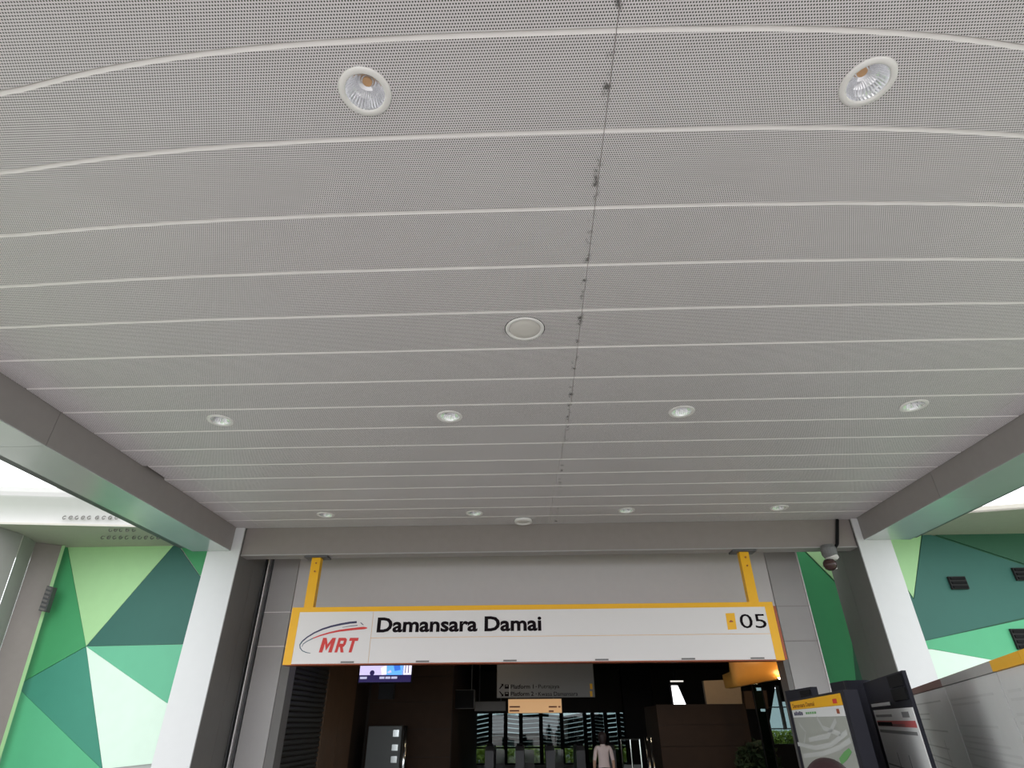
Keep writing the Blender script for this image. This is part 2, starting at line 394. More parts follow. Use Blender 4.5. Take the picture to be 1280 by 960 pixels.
# glazed slot and its mullions at the left, open slot at the right
for x in (-4.99, -4.93, -4.862):
    o = obox('mullion', (x-0.009, 10.96, 0), (x+0.009, 11.2, 4.6), 'dark_metal' if x != -4.93 else 'panel_edge', fa)
obox('pane', (-4.98, 11.1, 0), (-4.87, 11.11, 4.6), 'hall', fa)
obox('mullion', (4.995, 10.97, 0), (5.012, 11.16, 4.6), 'panel_edge', fa)
# door lining
obox('door_jamb', (-4.355, 11.0, 0), (-4.20, 11.3, 2.80), 'grey_clad', fa); obox('door_jamb', (4.33, 11.0, 0), (4.42, 11.3, 2.80), 'grey_clad', fa)
obox('door_head', (-4.2, 11.05, 2.74), (4.33, 11.3, 2.80), 'grey_clad', fa)

# --- green mural walls outside the columns
YG = 11.45
def pale(c, r=0.6): return c
GREENS = {'deep': (0.020, 0.105, 0.055), 'teal': (0.030, 0.135, 0.110), 'teal_mid': (0.050, 0.27, 0.19), 'green': (0.055, 0.33, 0.13), 'mid': (0.14, 0.50, 0.31), 'fresh': (0.10, 0.46, 0.24),
          'light': (0.42, 0.70, 0.35), 'mint': (0.75, 0.92, 0.80), 'grey': (0.45, 0.47, 0.45)}
for k, v in GREENS.items(): M['g_'+k] = mat('mural_'+k, v, 0.55, noise=0.04, scale=5)
def mural(root, polys):
    for nm, pts in polys:
        P = [UY(x, y, YG) for x, y in pts]
        for p in P:
            if p.x > 0: p.x = max(p.x, 4.66)
        cx = sum(p.x for p in P)/len(P); cz = sum(p.z for p in P)/len(P)
        Q = []
        for p in P:
            v = Vector((p.x-cx, 0, p.z-cz)); L_ = v.length
            Q.append(Vector((cx, YG, cz))+v*max(0, (L_-0.006)/L_))
        oprism('mural_panel', Q, (0, 0.02, 0), 'g_'+nm, root)
wl = obox('wall_left', (-9.9, YG+0.021, 0), (-5.02, YG+0.2, 4.76), 'g_grey'); tag(wl, 'mural wall of green triangles left of the left column', 'wall', kind='structure')
N1, N2 = (107.5, 808), (20, 857.5)
mural(wl, [('green', [(83, 678), N1, N2, (76, 684)]),
           ('light', [(83, 676), (220, 678), N1]),
           ('teal', [(220, 678), (249, 719), (290, 742), (290, 804), N1]),
           ('green', [(222, 678), (290, 678), (290, 740), (249, 719)]),
           ('mid', [N1, (290, 804), (290, 936)]),
           ('mint', [N1, (290, 936), (290, 944), (142, 960), (128, 962)]),
           ('teal_mid', [N1, (128, 962), N2]),
           ('fresh', [N2, (128, 962), (128, 1000), (-10, 1000)]),
           ('grey', [(128, 963), (290, 945), (290, 1000), (128, 1000)])])
wr = obox('wall_right', (4.65, YG+0.021, 0), (11.2, YG+0.2, 4.76), 'g_deep'); tag(wr, 'mural wall of green triangles right of and behind the right column', 'wall', kind='structure')
mural(wr, [('light', [(1000, 682), (1045, 680), (1045, 727)]),
           ('green', [(975, 684), (1000, 684), (1045, 729), (1064, 790), (1070, 850), (1040, 870), (1010, 850)]),
           ('mid', [(1068, 896), (1092, 896), (1125, 1000), (1050, 1000), (1012, 852), (1040, 872)]),
           ('teal_mid', [(1070, 850), (1090, 850), (1092, 894), (1068, 894)]),
           ('light', [(1090, 672), (1152, 668), (1142, 747.7)]),
           ('teal', [(1153, 668), (1163, 668), (1290, 710), (1290, 770), (1163, 799.6), (1120, 808), (1120, 720), (1142, 749)]),
           ('deep', [(1165, 667), (1290, 652), (1290, 708)]),
           ('fresh', [(1120, 809), (1290, 772), (1290, 826), (1241, 825), (1164, 811), (1120, 811)]),
           ('mint', [(1120, 811), (1164, 811), (1241, 825), (1240, 905), (1120, 905)]),
           ('fresh', [(1241, 827), (1290, 828), (1290, 905), (1241, 905)])])
# louvred vents
def vent(x0, y0, x1, y1, Y, n, lab, dz=0.05):
    a, b = UY(x0, y1, Y), UY(x1, y0, Y)
    root = empty('wall_vent', ((a.x+b.x)/2, Y, a.z), lab, 'vent')
    obox('vent_frame', (a.x, Y-dz, a.z), (b.x, Y-0.001, b.z), 'vent_dark', root)
    for i in range(n):
        z0 = a.z+(b.z-a.z)*(i+0.18)/n; z1 = a.z+(b.z-a.z)*(i+0.75)/n
        obox('slat', (a.x+0.02, Y-dz-0.02, z0), (b.x-0.02, Y-dz-0.001, z1), 'black', root)
vent(1189, 721, 1204, 737, YG, 3, 'small black louvred vent in the dark teal part of the right mural')
vent(1270, 710, 1287, 726, YG, 3, 'small black louvred vent at the upper right edge of the mural')
vent(1271, 786, 1295, 812, YG, 4, 'black louvred box above the yellow trimmed board at the right edge')

# --- roofs over the mural walls
def side_roof(name, x0, x1, yA, yB, ztop, lab, par=None):
    """yA, yB: front edge depth at x0 and x1."""
    bm = bmesh.new()
    prism(bm, [(x0, yA, 4.765), (x1, yB, 4.765), (x1, 12.2, 4.765), (x0, 12.2, 4.765)], (0, 0, 0.03))
    o = fin(bm, name, 'soffit'); tag(o, lab, 'roof', kind='structure'); return o
rl = side_roof('roof', -14, -5.86, 9.25, 10.3, 5.6, 'white edged roof above the left mural wall')
# rounded white fascia made of an upper and a lower strip
A0, A1 = Vector((-14, 9.25, 0)), Vector((-5.86, 10.3, 0))
d = (A1-A0); nn = Vector((d.y, -d.x, 0)).normalized()
bm = bmesh.new(); ring = []
for P in (A0, A1):
    ring.append([bm.verts.new(P+nn*o_+Vector((0, 0, z))) for o_, z in ((0.0, 4.76), (-0.02, 4.82), (0.00, 4.95), (0.06, 5.10), (0.14, 5.20), (0.16, 5.24))])
for i in range(5): bm.faces.new((ring[0][i], ring[1][i], ring[1][i+1], ring[0][i+1]))
fin(bm, 'lower_fascia', 'roof_white', rl, True)
bm = bmesh.new(); ring = []
for P in (A0, A1):
    ring.append([bm.verts.new(P+nn*o_+Vector((0, 0, z))) for o_, z in ((0.10, 5.25), (0.12, 5.33), (0.12, 5.42), (0.10, 5.43), (-1.6, 5.45))])
for i in range(4): bm.faces.new((ring[0][i], ring[1][i], ring[1][i+1], ring[0][i+1]))
fin(bm, 'upper_fascia', 'roof_white', rl, False)
rr_ = side_roof('roof', 6.62, 14, 10.35, 8.6, 5.0, 'beige roof edge above the right mural wall')
A0, A1 = Vector((6.62, 10.35, 4.766)), Vector((14, 8.6, 4.766))
bm = bmesh.new(); prism(bm, [A0, A1, A1+Vector((0, 0, 0.10)), A0+Vector((0, 0, 0.10))], (0.0, 0.3, 0)); fin(bm, 'roof_edge', 'soffit', rr_)

# rows of small dark letters on the left roof edge
def letter_row(xs_, y, P_of, lab, s=0.05):
    root = empty('lettering', P_of(xs_[0], y), lab, 'lettering')
    for i, x_ in enumerate(xs_):
        c = P_of(x_, y)
        bm = bmesh.new()
        m_ = 9; a0 = 0.5+random.random()*1.0
        pts = []
        for j in range(m_):
            t = a0+j*(2*math.pi-1.3)/(m_-1); pts.append(c+Vector((math.cos(t)*s, -0.012, math.sin(t)*s)))
        for a, b in zip(pts[:-1], pts[1:]): tube(bm, a, b, s*0.28, 5)
        if i % 2: tube(bm, c+Vector((-s, -0.012, 0)), c+Vector((s, -0.012, 0)), s*0.25, 5)
        fin(bm, 'character', 'grey_clad', root)
def on_fascia(x, y):
    o = Vector((-14, 9.25, 4.76)); dd = RT*((x-640)/FPX) + UP*(-(y-480)/FPX) + FW
    t = (o-CAM).dot(nn)/dd.dot(nn); return CAM+dd*t+nn*0.02
letter_row((81.8, 89.5, 97.3, 105, 112.7, 122.6, 131, 138.8, 147), 647.6, on_fascia, 'row of small dark letters on the white left roof edge', 0.030)
letter_row((139, 145.5, 152, 160, 168), 662.5, lambda x, y: UZ(x, y, 4.75), 'short row of dark letters just under the left roof edge', 0.032)
letter_row((129, 136.6, 143.7, 151.4, 159, 168.3, 175.3, 183, 190.8, 198.5), 672, lambda x, y: UZ(x, y, 4.735), 'long row of dark letters hanging under the left beige soffit', 0.032)

# pilaster at the far left
pl = [UZ(78, 682, 4.76), UZ(45, 678, 4.76), UZ(30, 669, 4.76), UZ(-12, 655, 4.76)]
bm = bmesh.new(); sh = Vector((0.34, 0, 0))
def pil(a, b, m):
    lo = [Vector((a.x, a.y, 0))+sh, Vector((b.x, b.y, 0))+sh, Vector((b.x, b.y, 1.2))+sh*0.9, Vector((b.x, b.y, 2.6))+sh*0.55, b, a, Vector((a.x, a.y, 2.6))+sh*0.55, Vector((a.x, a.y, 1.2))+sh*0.9]
    bm = bmesh.new()
    Lv = [bm.verts.new(p) for p in (lo[0], lo[7], lo[6], lo[5])]; Rv = [bm.verts.new(p) for p in (lo[1], lo[2], lo[3], lo[4])]
    Lb = [bm.verts.new(v.co+Vector((-0.05, 0.05, 0))) for v in Lv]; Rb = [bm.verts.new(v.co+Vector((-0.05, 0.05, 0))) for v in Rv]
    for i in range(3):
        bm.faces.new((Lv[i], Rv[i], Rv[i+1], Lv[i+1])); bm.faces.new((Lb[i], Lb[i+1], Rb[i+1], Rb[i]))
        bm.faces.new((Lv[i], Lv[i+1], Lb[i+1], Lb[i])); bm.faces.new((Rv[i], Rb[i], Rb[i+1], Rv[i+1]))
    return fin(bm, 'cladding_panel', m, proot)
proot = empty('column', (pl[1].x, pl[1].y, 0), 'curving grey clad pier at the far left of the mural wall', 'column', kind='structure')
pil(pl[0], pl[1], 'lintel')
g1 = pl[1].lerp(pl[2], 0.03); pil(g1, pl[2], 'pilaster'); pil(pl[2].lerp(pl[3], 0.02), pl[3], 'facade')
e0 = pl[0]+Vector((0.0, -0.01, 0)); pil(e0+Vector((0.07, 0, 0)), e0, 'g_light')  # pale green strip, light leaking at the wall edge put into colour
# louvre box on the pier edge
a, b = UY(49, 764, 11.2), UY(64, 733, 11.2)
vb = empty('wall_vent', ((a.x+b.x)/2, 11.15, a.z), 'tall dark louvred vent at the top left edge of the left mural', 'vent')
bm = bmesh.new(); w0, w1, w2, w3 = UY(48, 763, 11.15), UY(57, 765, 11.15), UY(67, 734, 11.15), UY(59, 732, 11.15)
prism(bm, [w0, w1, w2, w3], (0, 0.1, 0)); fin(bm, 'vent_frame', 'dark_metal', vb)
for i in range(6):
    t0, t1 = (i+0.2)/6, (i+0.7)/6
    oprism('slat', [w0.lerp(w3, t0)+Vector((0.02, -0.02, 0)), w1.lerp(w2, t0)+Vector((-0.02, -0.02, 0)), w1.lerp(w2, t1)+Vector((-0.02, -0.02, 0)), w0.lerp(w3, t1)+Vector((0.02, -0.02, 0))], (0, 0.018, 0), 'grey_clad', vb)

# ================================================================ STATION SIGN
YS = 10.0
ss = empty('station_sign', (0, YS, 2.44), 'long white station sign reading Damansara Damai 05 in a yellow frame', 'sign')
c0, c1, c2, c3 = UY(352.5, 831.3, YS), UY(366.3, 758.8, YS), UY(965.6, 752.8, YS), UY(981, 824.9, YS)
sx0, sx1 = (c0.x+c1.x)/2, (c2.x+c3.x)/2; sz0, sz1 = (c0.z+c3.z)/2, (c1.z+c2.z)/2
bm = bmesh.new(); box(bm, (sx0, YS+0.012, sz0+0.012), (sx1, YS+0.24, sz1-0.002)); fin(bm, 'sign_box', 'yellow', ss)
obox('bottom_plate', (sx0, YS+0.004, sz0-0.006), (sx1, YS+0.24, sz0+0.0115), 'sign_under', ss)['label'] = 'dark red brown underside of the sign box'
obox('end_strip', (sx1+0.001, YS+0.02, sz0+0.01), (sx1+0.05, YS+0.22, sz1-0.06), 'sign_under', ss)['label'] = 'dark red brown strip past the right end'  # dark red brown strip beside the right end of the sign box
BS, BT = 0.135, 0.075
obox('frame_top', (sx0, YS, sz1-BT), (sx1, YS+0.0115, sz1), 'yellow', ss)
obox('frame_side', (sx0, YS, sz0), (sx0+BS, YS+0.0115, sz1-BT), 'yellow', ss); obox('frame_side', (sx1-BS, YS, sz0), (sx1, YS+0.0115, sz1-BT), 'yellow', ss)
xd = UY(463.5, 796, YS).x; zd = UY(720, 794.6, YS).z
for a, b in (((sx0+BS, sz0+0.01), (xd-0.003, sz1-BT)), ((xd+0.003, zd+0.003), (sx1-BS, sz1-BT)), ((xd+0.003, sz0+0.01), (sx1-BS, zd-0.003))):
    obox('face_panel', (a[0], YS+0.004, a[1]), (b[0], YS+0.0114, b[1]), 'sign_white', ss)
for x in (434, 528, 637.5, 752.5, 861, 948):
    p = UY(x, 828, YS); obox('clip', (p.x-0.105, YS-0.008, sz0+0.02), (p.x+0.105, YS+0.003, sz0+0.042), 'grey_clad', ss)
def s2(x, y): return UY(x, y, YS+0.003)
def stext(nm, s, x0, y0, x1, y1, m, wt=0.0, sh=0.0):
    a, b = s2(x0, y0), s2(x1, y1); return text(nm, s, (a.x, YS+0.0035, a.z), (b.x, YS+0.0035, b.z), m, ss, wt, 0.004, sh)
stext('station_name', 'Damansara Damai', 470.5, 790.9, 676.5, 769.6, 'ink', 0.03)
stext('station_number', '05', 926.5, 785.4, 955.5, 767.3, 'ink', 0.0)
GL = {'M': [[(0, 0), (0, 1), (.27, 1), (.27, 0)], [(.73, 0), (.73, 1), (1, 1), (1, 0)], [(.271, 1), (.5, .55), (.5, .12), (.271, .62)], [(.5, .55), (.729, 1), (.729, .62), (.5, .12)]],
      'R': [[(0, 0), (0, 1), (.30, 1), (.30, 0)], [(.301, 1), (.75, 1), (.95, .88), (.95, .80), (.301, .80)], [(.66, .799), (.95, .799), (.95, .55), (.85, .45), (.66, .45)], [(.301, .60), (.301, .38), (.80, .38), (.90, .449), (.659, .449), (.659, .60)], [(.42, .379), (.72, .379), (1.0, 0), (.66, 0)]],
      'T': [[(0, .79), (0, 1), (1, 1), (1, .79)], [(.33, 0), (.33, .789), (.67, .789), (.67, 0)]]}
for ch, x0_, x1_ in (('M', 398.5, 414.5), ('R', 418.0, 429.5), ('T', 432.0, 443.0)):
    bm = bmesh.new()
    for poly in GL[ch]:
        P_ = [s2(x0_+(x1_-x0_)*u+5.5*v, 815.6-18.3*v) for u, v in poly]
        prism(bm, [Vector((q_.x, YS+0.0035, q_.z)) for q_ in P_], (0, -0.003, 0))
    fin(bm, 'logo_letter', 'red', ss)
def flat(nm, pts, m, dy=0.0):
    P = [s2(x, y) for x, y in pts]; return oprism(nm, [Vector((p.x, YS+0.0035-dy, p.z)) for p in P], (0, -0.002, 0), m, ss)
def swoosh(nm, pts, m, dy=0.0):
    bm = bmesh.new(); P = []
    for i, (x, y, w_) in enumerate(pts):
        a = pts[max(0, i-1)]; b = pts[min(len(pts)-1, i+1)]; dx, dy_ = b[0]-a[0], b[1]-a[1]; l = math.hypot(dx, dy_)
        nx, ny = -dy_/l, dx/l
        q = [s2(x+nx*w_/2, y+ny*w_/2), s2(x-nx*w_/2, y-ny*w_/2)]
        P.append([bm.verts.new((v.x, YS+0.0020-dy, v.z)) for v in q])
    for i in range(len(P)-1): bm.faces.new((P[i][0], P[i+1][0], P[i+1][1], P[i][1]))
    return fin(bm, nm, m, ss)
swoosh('logo_arc', [(446, 777.6, 2.6), (437, 778.4, 2.6), (426, 780.3, 2.5), (414, 783, 2.3), (403, 786.5, 2.1), (393, 791, 1.8), (384, 796.5, 1.6), (378, 801.5, 1.5)], 'navy')
swoosh('logo_arc', [(378, 801.5, 1.5), (374.8, 806, 1.4), (375.2, 810, 1.3), (378, 813.5, 1.2), (383, 815.7, 1.0), (388, 816.5, 0.7)], 'teal_ink')
swoosh('logo_arc', [(459, 785, 1.2), (455, 785, 3.2), (447, 785.7, 3.0), (436, 786.9, 2.8), (424, 788.5, 2.4), (412, 791, 2.0), (400, 794.5, 1.6), (391, 798, 1.2)], 'red')
swoosh('logo_arc', [(391, 798, 1.2), (384, 801.5, 1.0), (379, 805, 0.9), (377.5, 808.5, 0.6)], 'teal_ink', 0.0004)
swoosh('logo_arc', [(447, 781.7, 0.9), (438, 782.6, 0.8), (428, 784.3, 0.5)], 'navy', 0.0004)
flat('logo_window', [(450, 778), (452, 778.5), (455, 781.5), (453, 781)], 'navy')
flat('pictogram', [(906.8, 766.6), (918, 766.2), (921, 786.6), (910, 787.2)], 'yellow')
flat('pictogram_mark', [(911.5, 776.8), (913.5, 775.0), (916.5, 776.6), (916.3, 777.6), (911.8, 777.9)], 'sign_under', 0.001)
# hangers
for (xa, ya, xb, yb, nm) in ((384.5, 757.5, 396.5, 693, 'left'), (943.5, 750.6, 928.5, 684, 'right')):
    p = UY(xa, ya, YS); q = UY(xb, yb, YS); zt = 4.13; x = (p.x+q.x)/2; hw = 0.078
    obox('hanger_post', (x-hw, YS+0.02, sz1), (x+hw, YS+0.14, zt), 'yellow', ss)
    obox('hanger_plate', (x-0.20, YS-0.03, zt), (x+0.20, YS+0.20, 4.160), 'dark_metal', ss)
    for k in range(2):
        bm = bmesh.new(); lathe(bm, [(0.014, YS+0.021), (0.014, YS+0.008)], (x+0.01, 0, zt-0.09-0.14*k), 8, cap=True, axis='Y'); fin(bm, 'bolt', 'sign_under', ss)

# CCTV camera on its conduit
cp_ = UY(1036, 694, 9.90)
cc = empty('security_camera', (cp_.x, 9.9, cp_.z), 'grey security camera hanging on a black conduit by the right column', 'camera')
t0 = UY(1047, 650.5, 9.93); t1 = UY(1046.5, 680, 9.93); t2 = UY(1042, 688, 9.9)
bm = bmesh.new(); tube(bm, (t0.x, 9.93, 4.64), t1, 0.027); tube(bm, t1, t2, 0.025); fin(bm, 'conduit', 'black', cc)
bm = bmesh.new(); c = UY(1036, 689, 9.9); lathe(bm, [(0.02, 0.11), (0.10, 0.10), (0.125, 0.04), (0.12, -0.06), (0.09, -0.11)], c, 18, cap=True); fin(bm, 'housing', 'cctv', cc, False)
c = UY(1040, 697, 9.9)
bm = bmesh.new(); lathe(bm, [(0.05, 0.05), (0.10, 0.03), (0.105, -0.01), (0.07, -0.04)], c, 18, cap=True); fin(bm, 'mounting_ring', 'cctv_white', cc)
c = UY(1037.5, 706, 9.9)
bm = bmesh.new(); lathe(bm, [(0.075, 0.08), (0.10, 0.04), (0.105, -0.01), (0.085, -0.06), (0.04, -0.09)], c, 18, cap=True); fin(bm, 'dome', 'cctv_dome', cc, True)
c = UY(1042.5, 704, 9.93); obox('bracket', (c.x-0.015, 9.93, c.z-0.09), (c.x+0.03, 9.98, c.z+0.09), 'cctv_white', cc)

# ================================================================ HALL
ZH = 3.6
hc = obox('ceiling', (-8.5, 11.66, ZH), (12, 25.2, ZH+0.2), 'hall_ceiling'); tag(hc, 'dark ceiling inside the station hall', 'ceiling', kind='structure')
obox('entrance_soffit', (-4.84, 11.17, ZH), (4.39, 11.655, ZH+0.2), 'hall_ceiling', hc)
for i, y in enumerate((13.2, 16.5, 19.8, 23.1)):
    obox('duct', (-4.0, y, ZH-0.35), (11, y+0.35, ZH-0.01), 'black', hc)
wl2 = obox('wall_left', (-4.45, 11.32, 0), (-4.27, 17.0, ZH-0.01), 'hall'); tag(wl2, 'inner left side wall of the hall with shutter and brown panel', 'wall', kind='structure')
sh_ = empty('roller_shutter', (-4.26, 12.3, 0), 'dark ribbed roller shutter on the left side wall inside the entrance', 'shutter')
n = 36
sm = None
for i in range(n):
    z = 0.05+i*0.085
    if sm is None:
        bm = bmesh.new()
        pr = [(0, 0), (0.03, 0.012), (0.04, 0.04), (0.03, 0.066), (0, 0.078)]
        prism(bm, [(-4.268+a, 11.33, b) for a, b in pr], (0, 2.0, 0)); o = fin(bm, 'slat', 'shutter', sh_); sm = o.data; o.location = (0, 0, z)
        base = o.matrix_parent_inverse.copy()
    else:
        o = bpy.data.objects.new('slat', sm); C.objects.link(o); o.parent = sh_; o.matrix_parent_inverse = base; o.location = (0, 0, z)
obox('panelling', (-4.268, 13.36, 0), (-4.22, 14.42, ZH-0.02), 'wood_lit', wl2); obox('panelling', (-4.268, 14.43, 0), (-4.22, 15.56, ZH-0.02), 'wood_lit', wl2)
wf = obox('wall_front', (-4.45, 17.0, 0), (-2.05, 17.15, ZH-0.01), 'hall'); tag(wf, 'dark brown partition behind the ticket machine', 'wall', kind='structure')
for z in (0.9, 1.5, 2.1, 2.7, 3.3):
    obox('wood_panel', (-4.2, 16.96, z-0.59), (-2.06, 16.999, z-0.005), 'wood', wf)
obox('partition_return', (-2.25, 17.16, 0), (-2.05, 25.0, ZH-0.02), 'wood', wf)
# back wall pieces with openings
YW = 25.0
wx0, wx1, wz0, wz1 = UY(574, 900, YW).x, UY(790, 900, YW).x, 0.30, 1.92
bk = obox('wall_back', (-8.5, YW, wz1+0.001), (8.6, YW+0.15, ZH-0.01), 'hall'); tag(bk, 'dark far wall at the back of the hall above the louvred windows', 'wall', kind='structure')
obox('wall_pier', (-8.5, YW, 0), (wx0, YW+0.15, wz1), 'hall', bk); obox('wall_pier', (wx1, YW, 0), (UY(962, 900, YW).x, YW+0.15, wz1), 'hall', bk); obox('sill_wall', (wx0, YW, 0), (wx1, YW+0.15, wz0), 'kiosk', bk)
obox('wall_side', (-8.7, 11.7, 0), (-8.5, YW, ZH), 'hall', bk); obox('wall_side', (12, 11.7, 0), (12.2, YW, ZH), 'hall', bk)
# right hand window with its sloping mullion
p = [UY(969, 861, YW), UY(962, 905, YW), UY(964, 930, YW), UY(1010, 930, YW), UY(1010, 877, YW), UY(976, 877, YW), UY(971.5, 858, YW)]
rx0, rx1, rz0, rz1 = p[1].x, p[3].x, p[2].z, p[0].z
obox('wall_pier', (8.601, YW, rz1+0.05), (12, YW+0.15, ZH-0.01), 'hall', bk); obox('wall_pier', (rx1, YW, 0), (12, YW+0.15, rz1+0.049), 'hall', bk); obox('sill_wall', (rx0, YW, 0), (rx1, YW+0.15, rz0), 'hall', bk)
wr2 = empty('window_2', (rx0, YW, rz0), 'bright window with a sloping mullion deep in the hall at the right', 'window', kind='structure')
oprism('frame', [p[0]+Vector((0, 0.02, 0)), Vector((p[0].x, YW+0.02, rz1+0.05)), Vector((rx0-0.01, YW+0.02, rz1+0.05)), p[1]+Vector((0, 0.02, 0))], (0, 0.1, 0), 'hall', wr2)
oprism('frame', [p[5]+Vector((0, 0.02, 0)), Vector((rx1+0.01, YW+0.02, p[4].z)), Vector((rx1+0.01, YW+0.02, rz1+0.05)), Vector((p[6].x, YW+0.02, rz1+0.05)), p[6]+Vector((0, 0.02, 0))], (0, 0.1, 0), 'hall', wr2)
m0, m1 = UY(971, 857, YW-0.05), UY(982, 912, YW-0.05)
bm = bmesh.new(); tube(bm, m0, m1, 0.07, 6); fin(bm, 'mullion', 'pilaster', wr2)
q = UY(966, 884, YW-0.02); obox('transom', (rx0, YW-0.02, q.z-0.02), (rx1, YW+0.0, q.z+0.02), 'kiosk', wr2)
q = UY(966, 911, YW-0.02); obox('transom', (rx0, YW-0.02, q.z-0.02), (rx1, YW+0.0, q.z+0.02), 'kiosk', wr2)
obox('pane', (rx0, YW+0.05, rz0), (rx1, YW+0.055, rz1), 'glass_tint', wr2)
# louvred windows
edges = [576, 588.5, 613, 632, 651, 676, 702, 731, 741, 757, 773, 790]
k = 0
for i in range(len(edges)-1):
    a, b = UY(edges[i], 900, YW).x, UY(edges[i+1], 900, YW).x
    if b-a < 0.15: continue
    k += 1
    wn = empty('window_%d' % (k+2), ((a+b)/2, YW, wz0), 'narrow louvred window bay at the back of the hall', 'window', 'louvred window bays across the back of the hall', 'structure')
    for x_ in (a, b-0.07): obox('frame', (x_, YW-0.02, wz0), (x_+0.07, YW+0.1, wz1), 'black', wn)
    for z_ in (wz0, 0.80): obox('rail', (a+0.07, YW-0.02, z_), (b-0.07, YW+0.1, z_+0.05), 'black', wn)
    obox('pane', (a+0.07, YW+0.08, wz0+0.05), (b-0.07, YW+0.085, wz1), 'glass_tint', wn)
    ns = 7 if k % 3 else 9; sl = None; tilt = (0.015, -0.03, 0.05, 0.01, -0.02)[k % 5]
    for j in range(ns):
        z = 0.90+j*(wz1-0.90)/ns
        bm = bmesh.new(); hgt = (wz1-0.90)/ns*(0.70 if k % 2 else 0.62)
        prism(bm, [(a+0.07, YW+0.12, z-tilt), (b-0.07, YW+0.12, z+tilt), (b-0.07, YW+0.12, z+tilt+hgt), (a+0.07, YW+0.12, z-tilt+hgt)], (0, 0.12, -0.03)); fin(bm, 'slat', 'dark_metal', wn)
# hedge behind
def hedge(name, x0, x1, y, z1, lab, m, nb):
    bm = bmesh.new()
    for i in range(nb):
        c = Vector((random.uniform(x0, x1), y+random.uniform(-0.3, 0.3), random.uniform(0.05, z1)))
        s = random.uniform(0.06, 0.16); a = Vector((random.gauss(0, 1), random.gauss(0, 1), random.gauss(0, 1))).normalized(); b = a.orthogonal().normalized()
        bm.faces.new([bm.verts.new(c+v) for v in (a*s, b*s*0.5, -a*s, -b*s*0.5)])
    o = fin(bm, name, m, norm=False); tag(o, lab, 'hedge', kind='stuff'); return o
M['leaf'] = mat('yellow_green_leaves', (0.42, 0.50, 0.09), 0.7, noise=0.4, scale=3)
M['leaf_dark'] = mat('dark_leaves', (0.03, 0.05, 0.02), 0.6, noise=0.3, scale=6)
hedge('hedge_foliage', 9.0, 14.0, 28.0, 1.25, 'yellow green hedge outside the window at the hall right', 'leaf', 2600)
hedge('hedge_foliage', -5.5, 5.5, 29.0, 0.75, 'low green hedge outside the louvred windows', 'leaf', 2600)

# hanging signs and screen
tv = empty('display_screen', (-2.97, 13, 2.35), 'hanging display screen showing a blue and white picture just below the station sign', 'screen')
ta, tb = UY(447, 853, 13.0), UY(516, 832, 13.0); tz = ta.z; th = 0.66
obox('casing', (ta.x, 13.0, tz-0.02), (tb.x, 13.07, tz+th), 'black', tv)
def emis(nm, rgb, s): 
    m = mat(nm, rgb, 0.4, noise=0, emit=s); return m
M['scr_lilac'] = emis('screen_lilac', (0.45, 0.40, 0.62), 0.75); M['scr_blue'] = emis('screen_blue', (0.10, 0.32, 0.75), 0.75); M['scr_navy'] = emis('screen_navy', (0.010, 0.005, 0.05), 0.7)
M['scr_deep'] = emis('screen_deep_blue', (0.03, 0.12, 0.5), 0.75)
M['scr_white'] = emis('screen_white', (0.65, 0.62, 0.78), 0.75); M['scr_text'] = emis('screen_text', (0.35, 0.35, 0.5), 0.7)
x0, x1 = ta.x+0.02, tb.x-0.02
obox('picture_band', (x0, 12.994, tz+0.0), (x1, 12.999, tz+0.13), 'scr_navy', tv)
obox('picture', (x0, 12.994, tz+0.131), (x0+0.55, 12.999, tz+th-0.02), 'scr_lilac', tv)
obox('picture', (x0+0.551, 12.994, tz+0.131), (x0+0.90, 12.999, tz+th-0.02), 'scr_blue', tv); obox('picture', (x0+0.901, 12.994, tz+0.131), (x1-0.19, 12.999, tz+th-0.02), 'scr_navy', tv)
obox('picture', (x1-0.189, 12.994, tz+0.131), (x1, 12.999, tz+th-0.02), 'scr_white', tv)
for i in range(2): obox('picture_line', (x1-0.13+i*0.06, 12.990, tz+0.16), (x1-0.115+i*0.06, 12.9935, tz+th-0.05), 'scr_navy', tv)
for (pa, pb, pm) in (((0.46, 0.131), (0.56, 0.30), 'scr_white'), ((0.60, 0.16), (0.66, 0.22), 'scr_lilac'), ((0.72, 0.2), (0.84, 0.34), 'scr_deep')):
    oprism('picture_shape', [(x0+pa[0], 12.990, tz+pa[1]), (x0+pb[0], 12.990, tz+pa[1]+0.02), (x0+pb[0]-0.03, 12.990, tz+pb[1]), (x0+pa[0]-0.03, 12.990, tz+pb[1]-0.04)], (0, 0.0035, 0), pm, tv)
bm = bmesh.new(); lathe(bm, [(0.05, 12.988), (0.05, 12.9895)], (x0+0.26, 0, tz+0.17), 10, cap=True, axis='Y'); fin(bm, 'picture_blot', 'scr_navy', tv)
for a, b in ((0.02, 0.16), (0.42, 0.52), (0.54, 0.64), (0.66, 0.78)): obox('caption', (x0+a, 12.990, tz+0.06), (x0+b, 12.9935, tz+0.10), 'scr_text', tv)
obox('mount_arm', ((ta.x+tb.x)/2-0.05, 13.075, tz), ((ta.x+tb.x)/2+0.05, 13.2, ZH-0.005), 'black', tv)
obox('mount_box', ((ta.x+tb.x)/2-0.12, 13.071, tz-0.30), ((ta.x+tb.x)/2+0.18, 13.25, tz-0.001), 'black', tv)

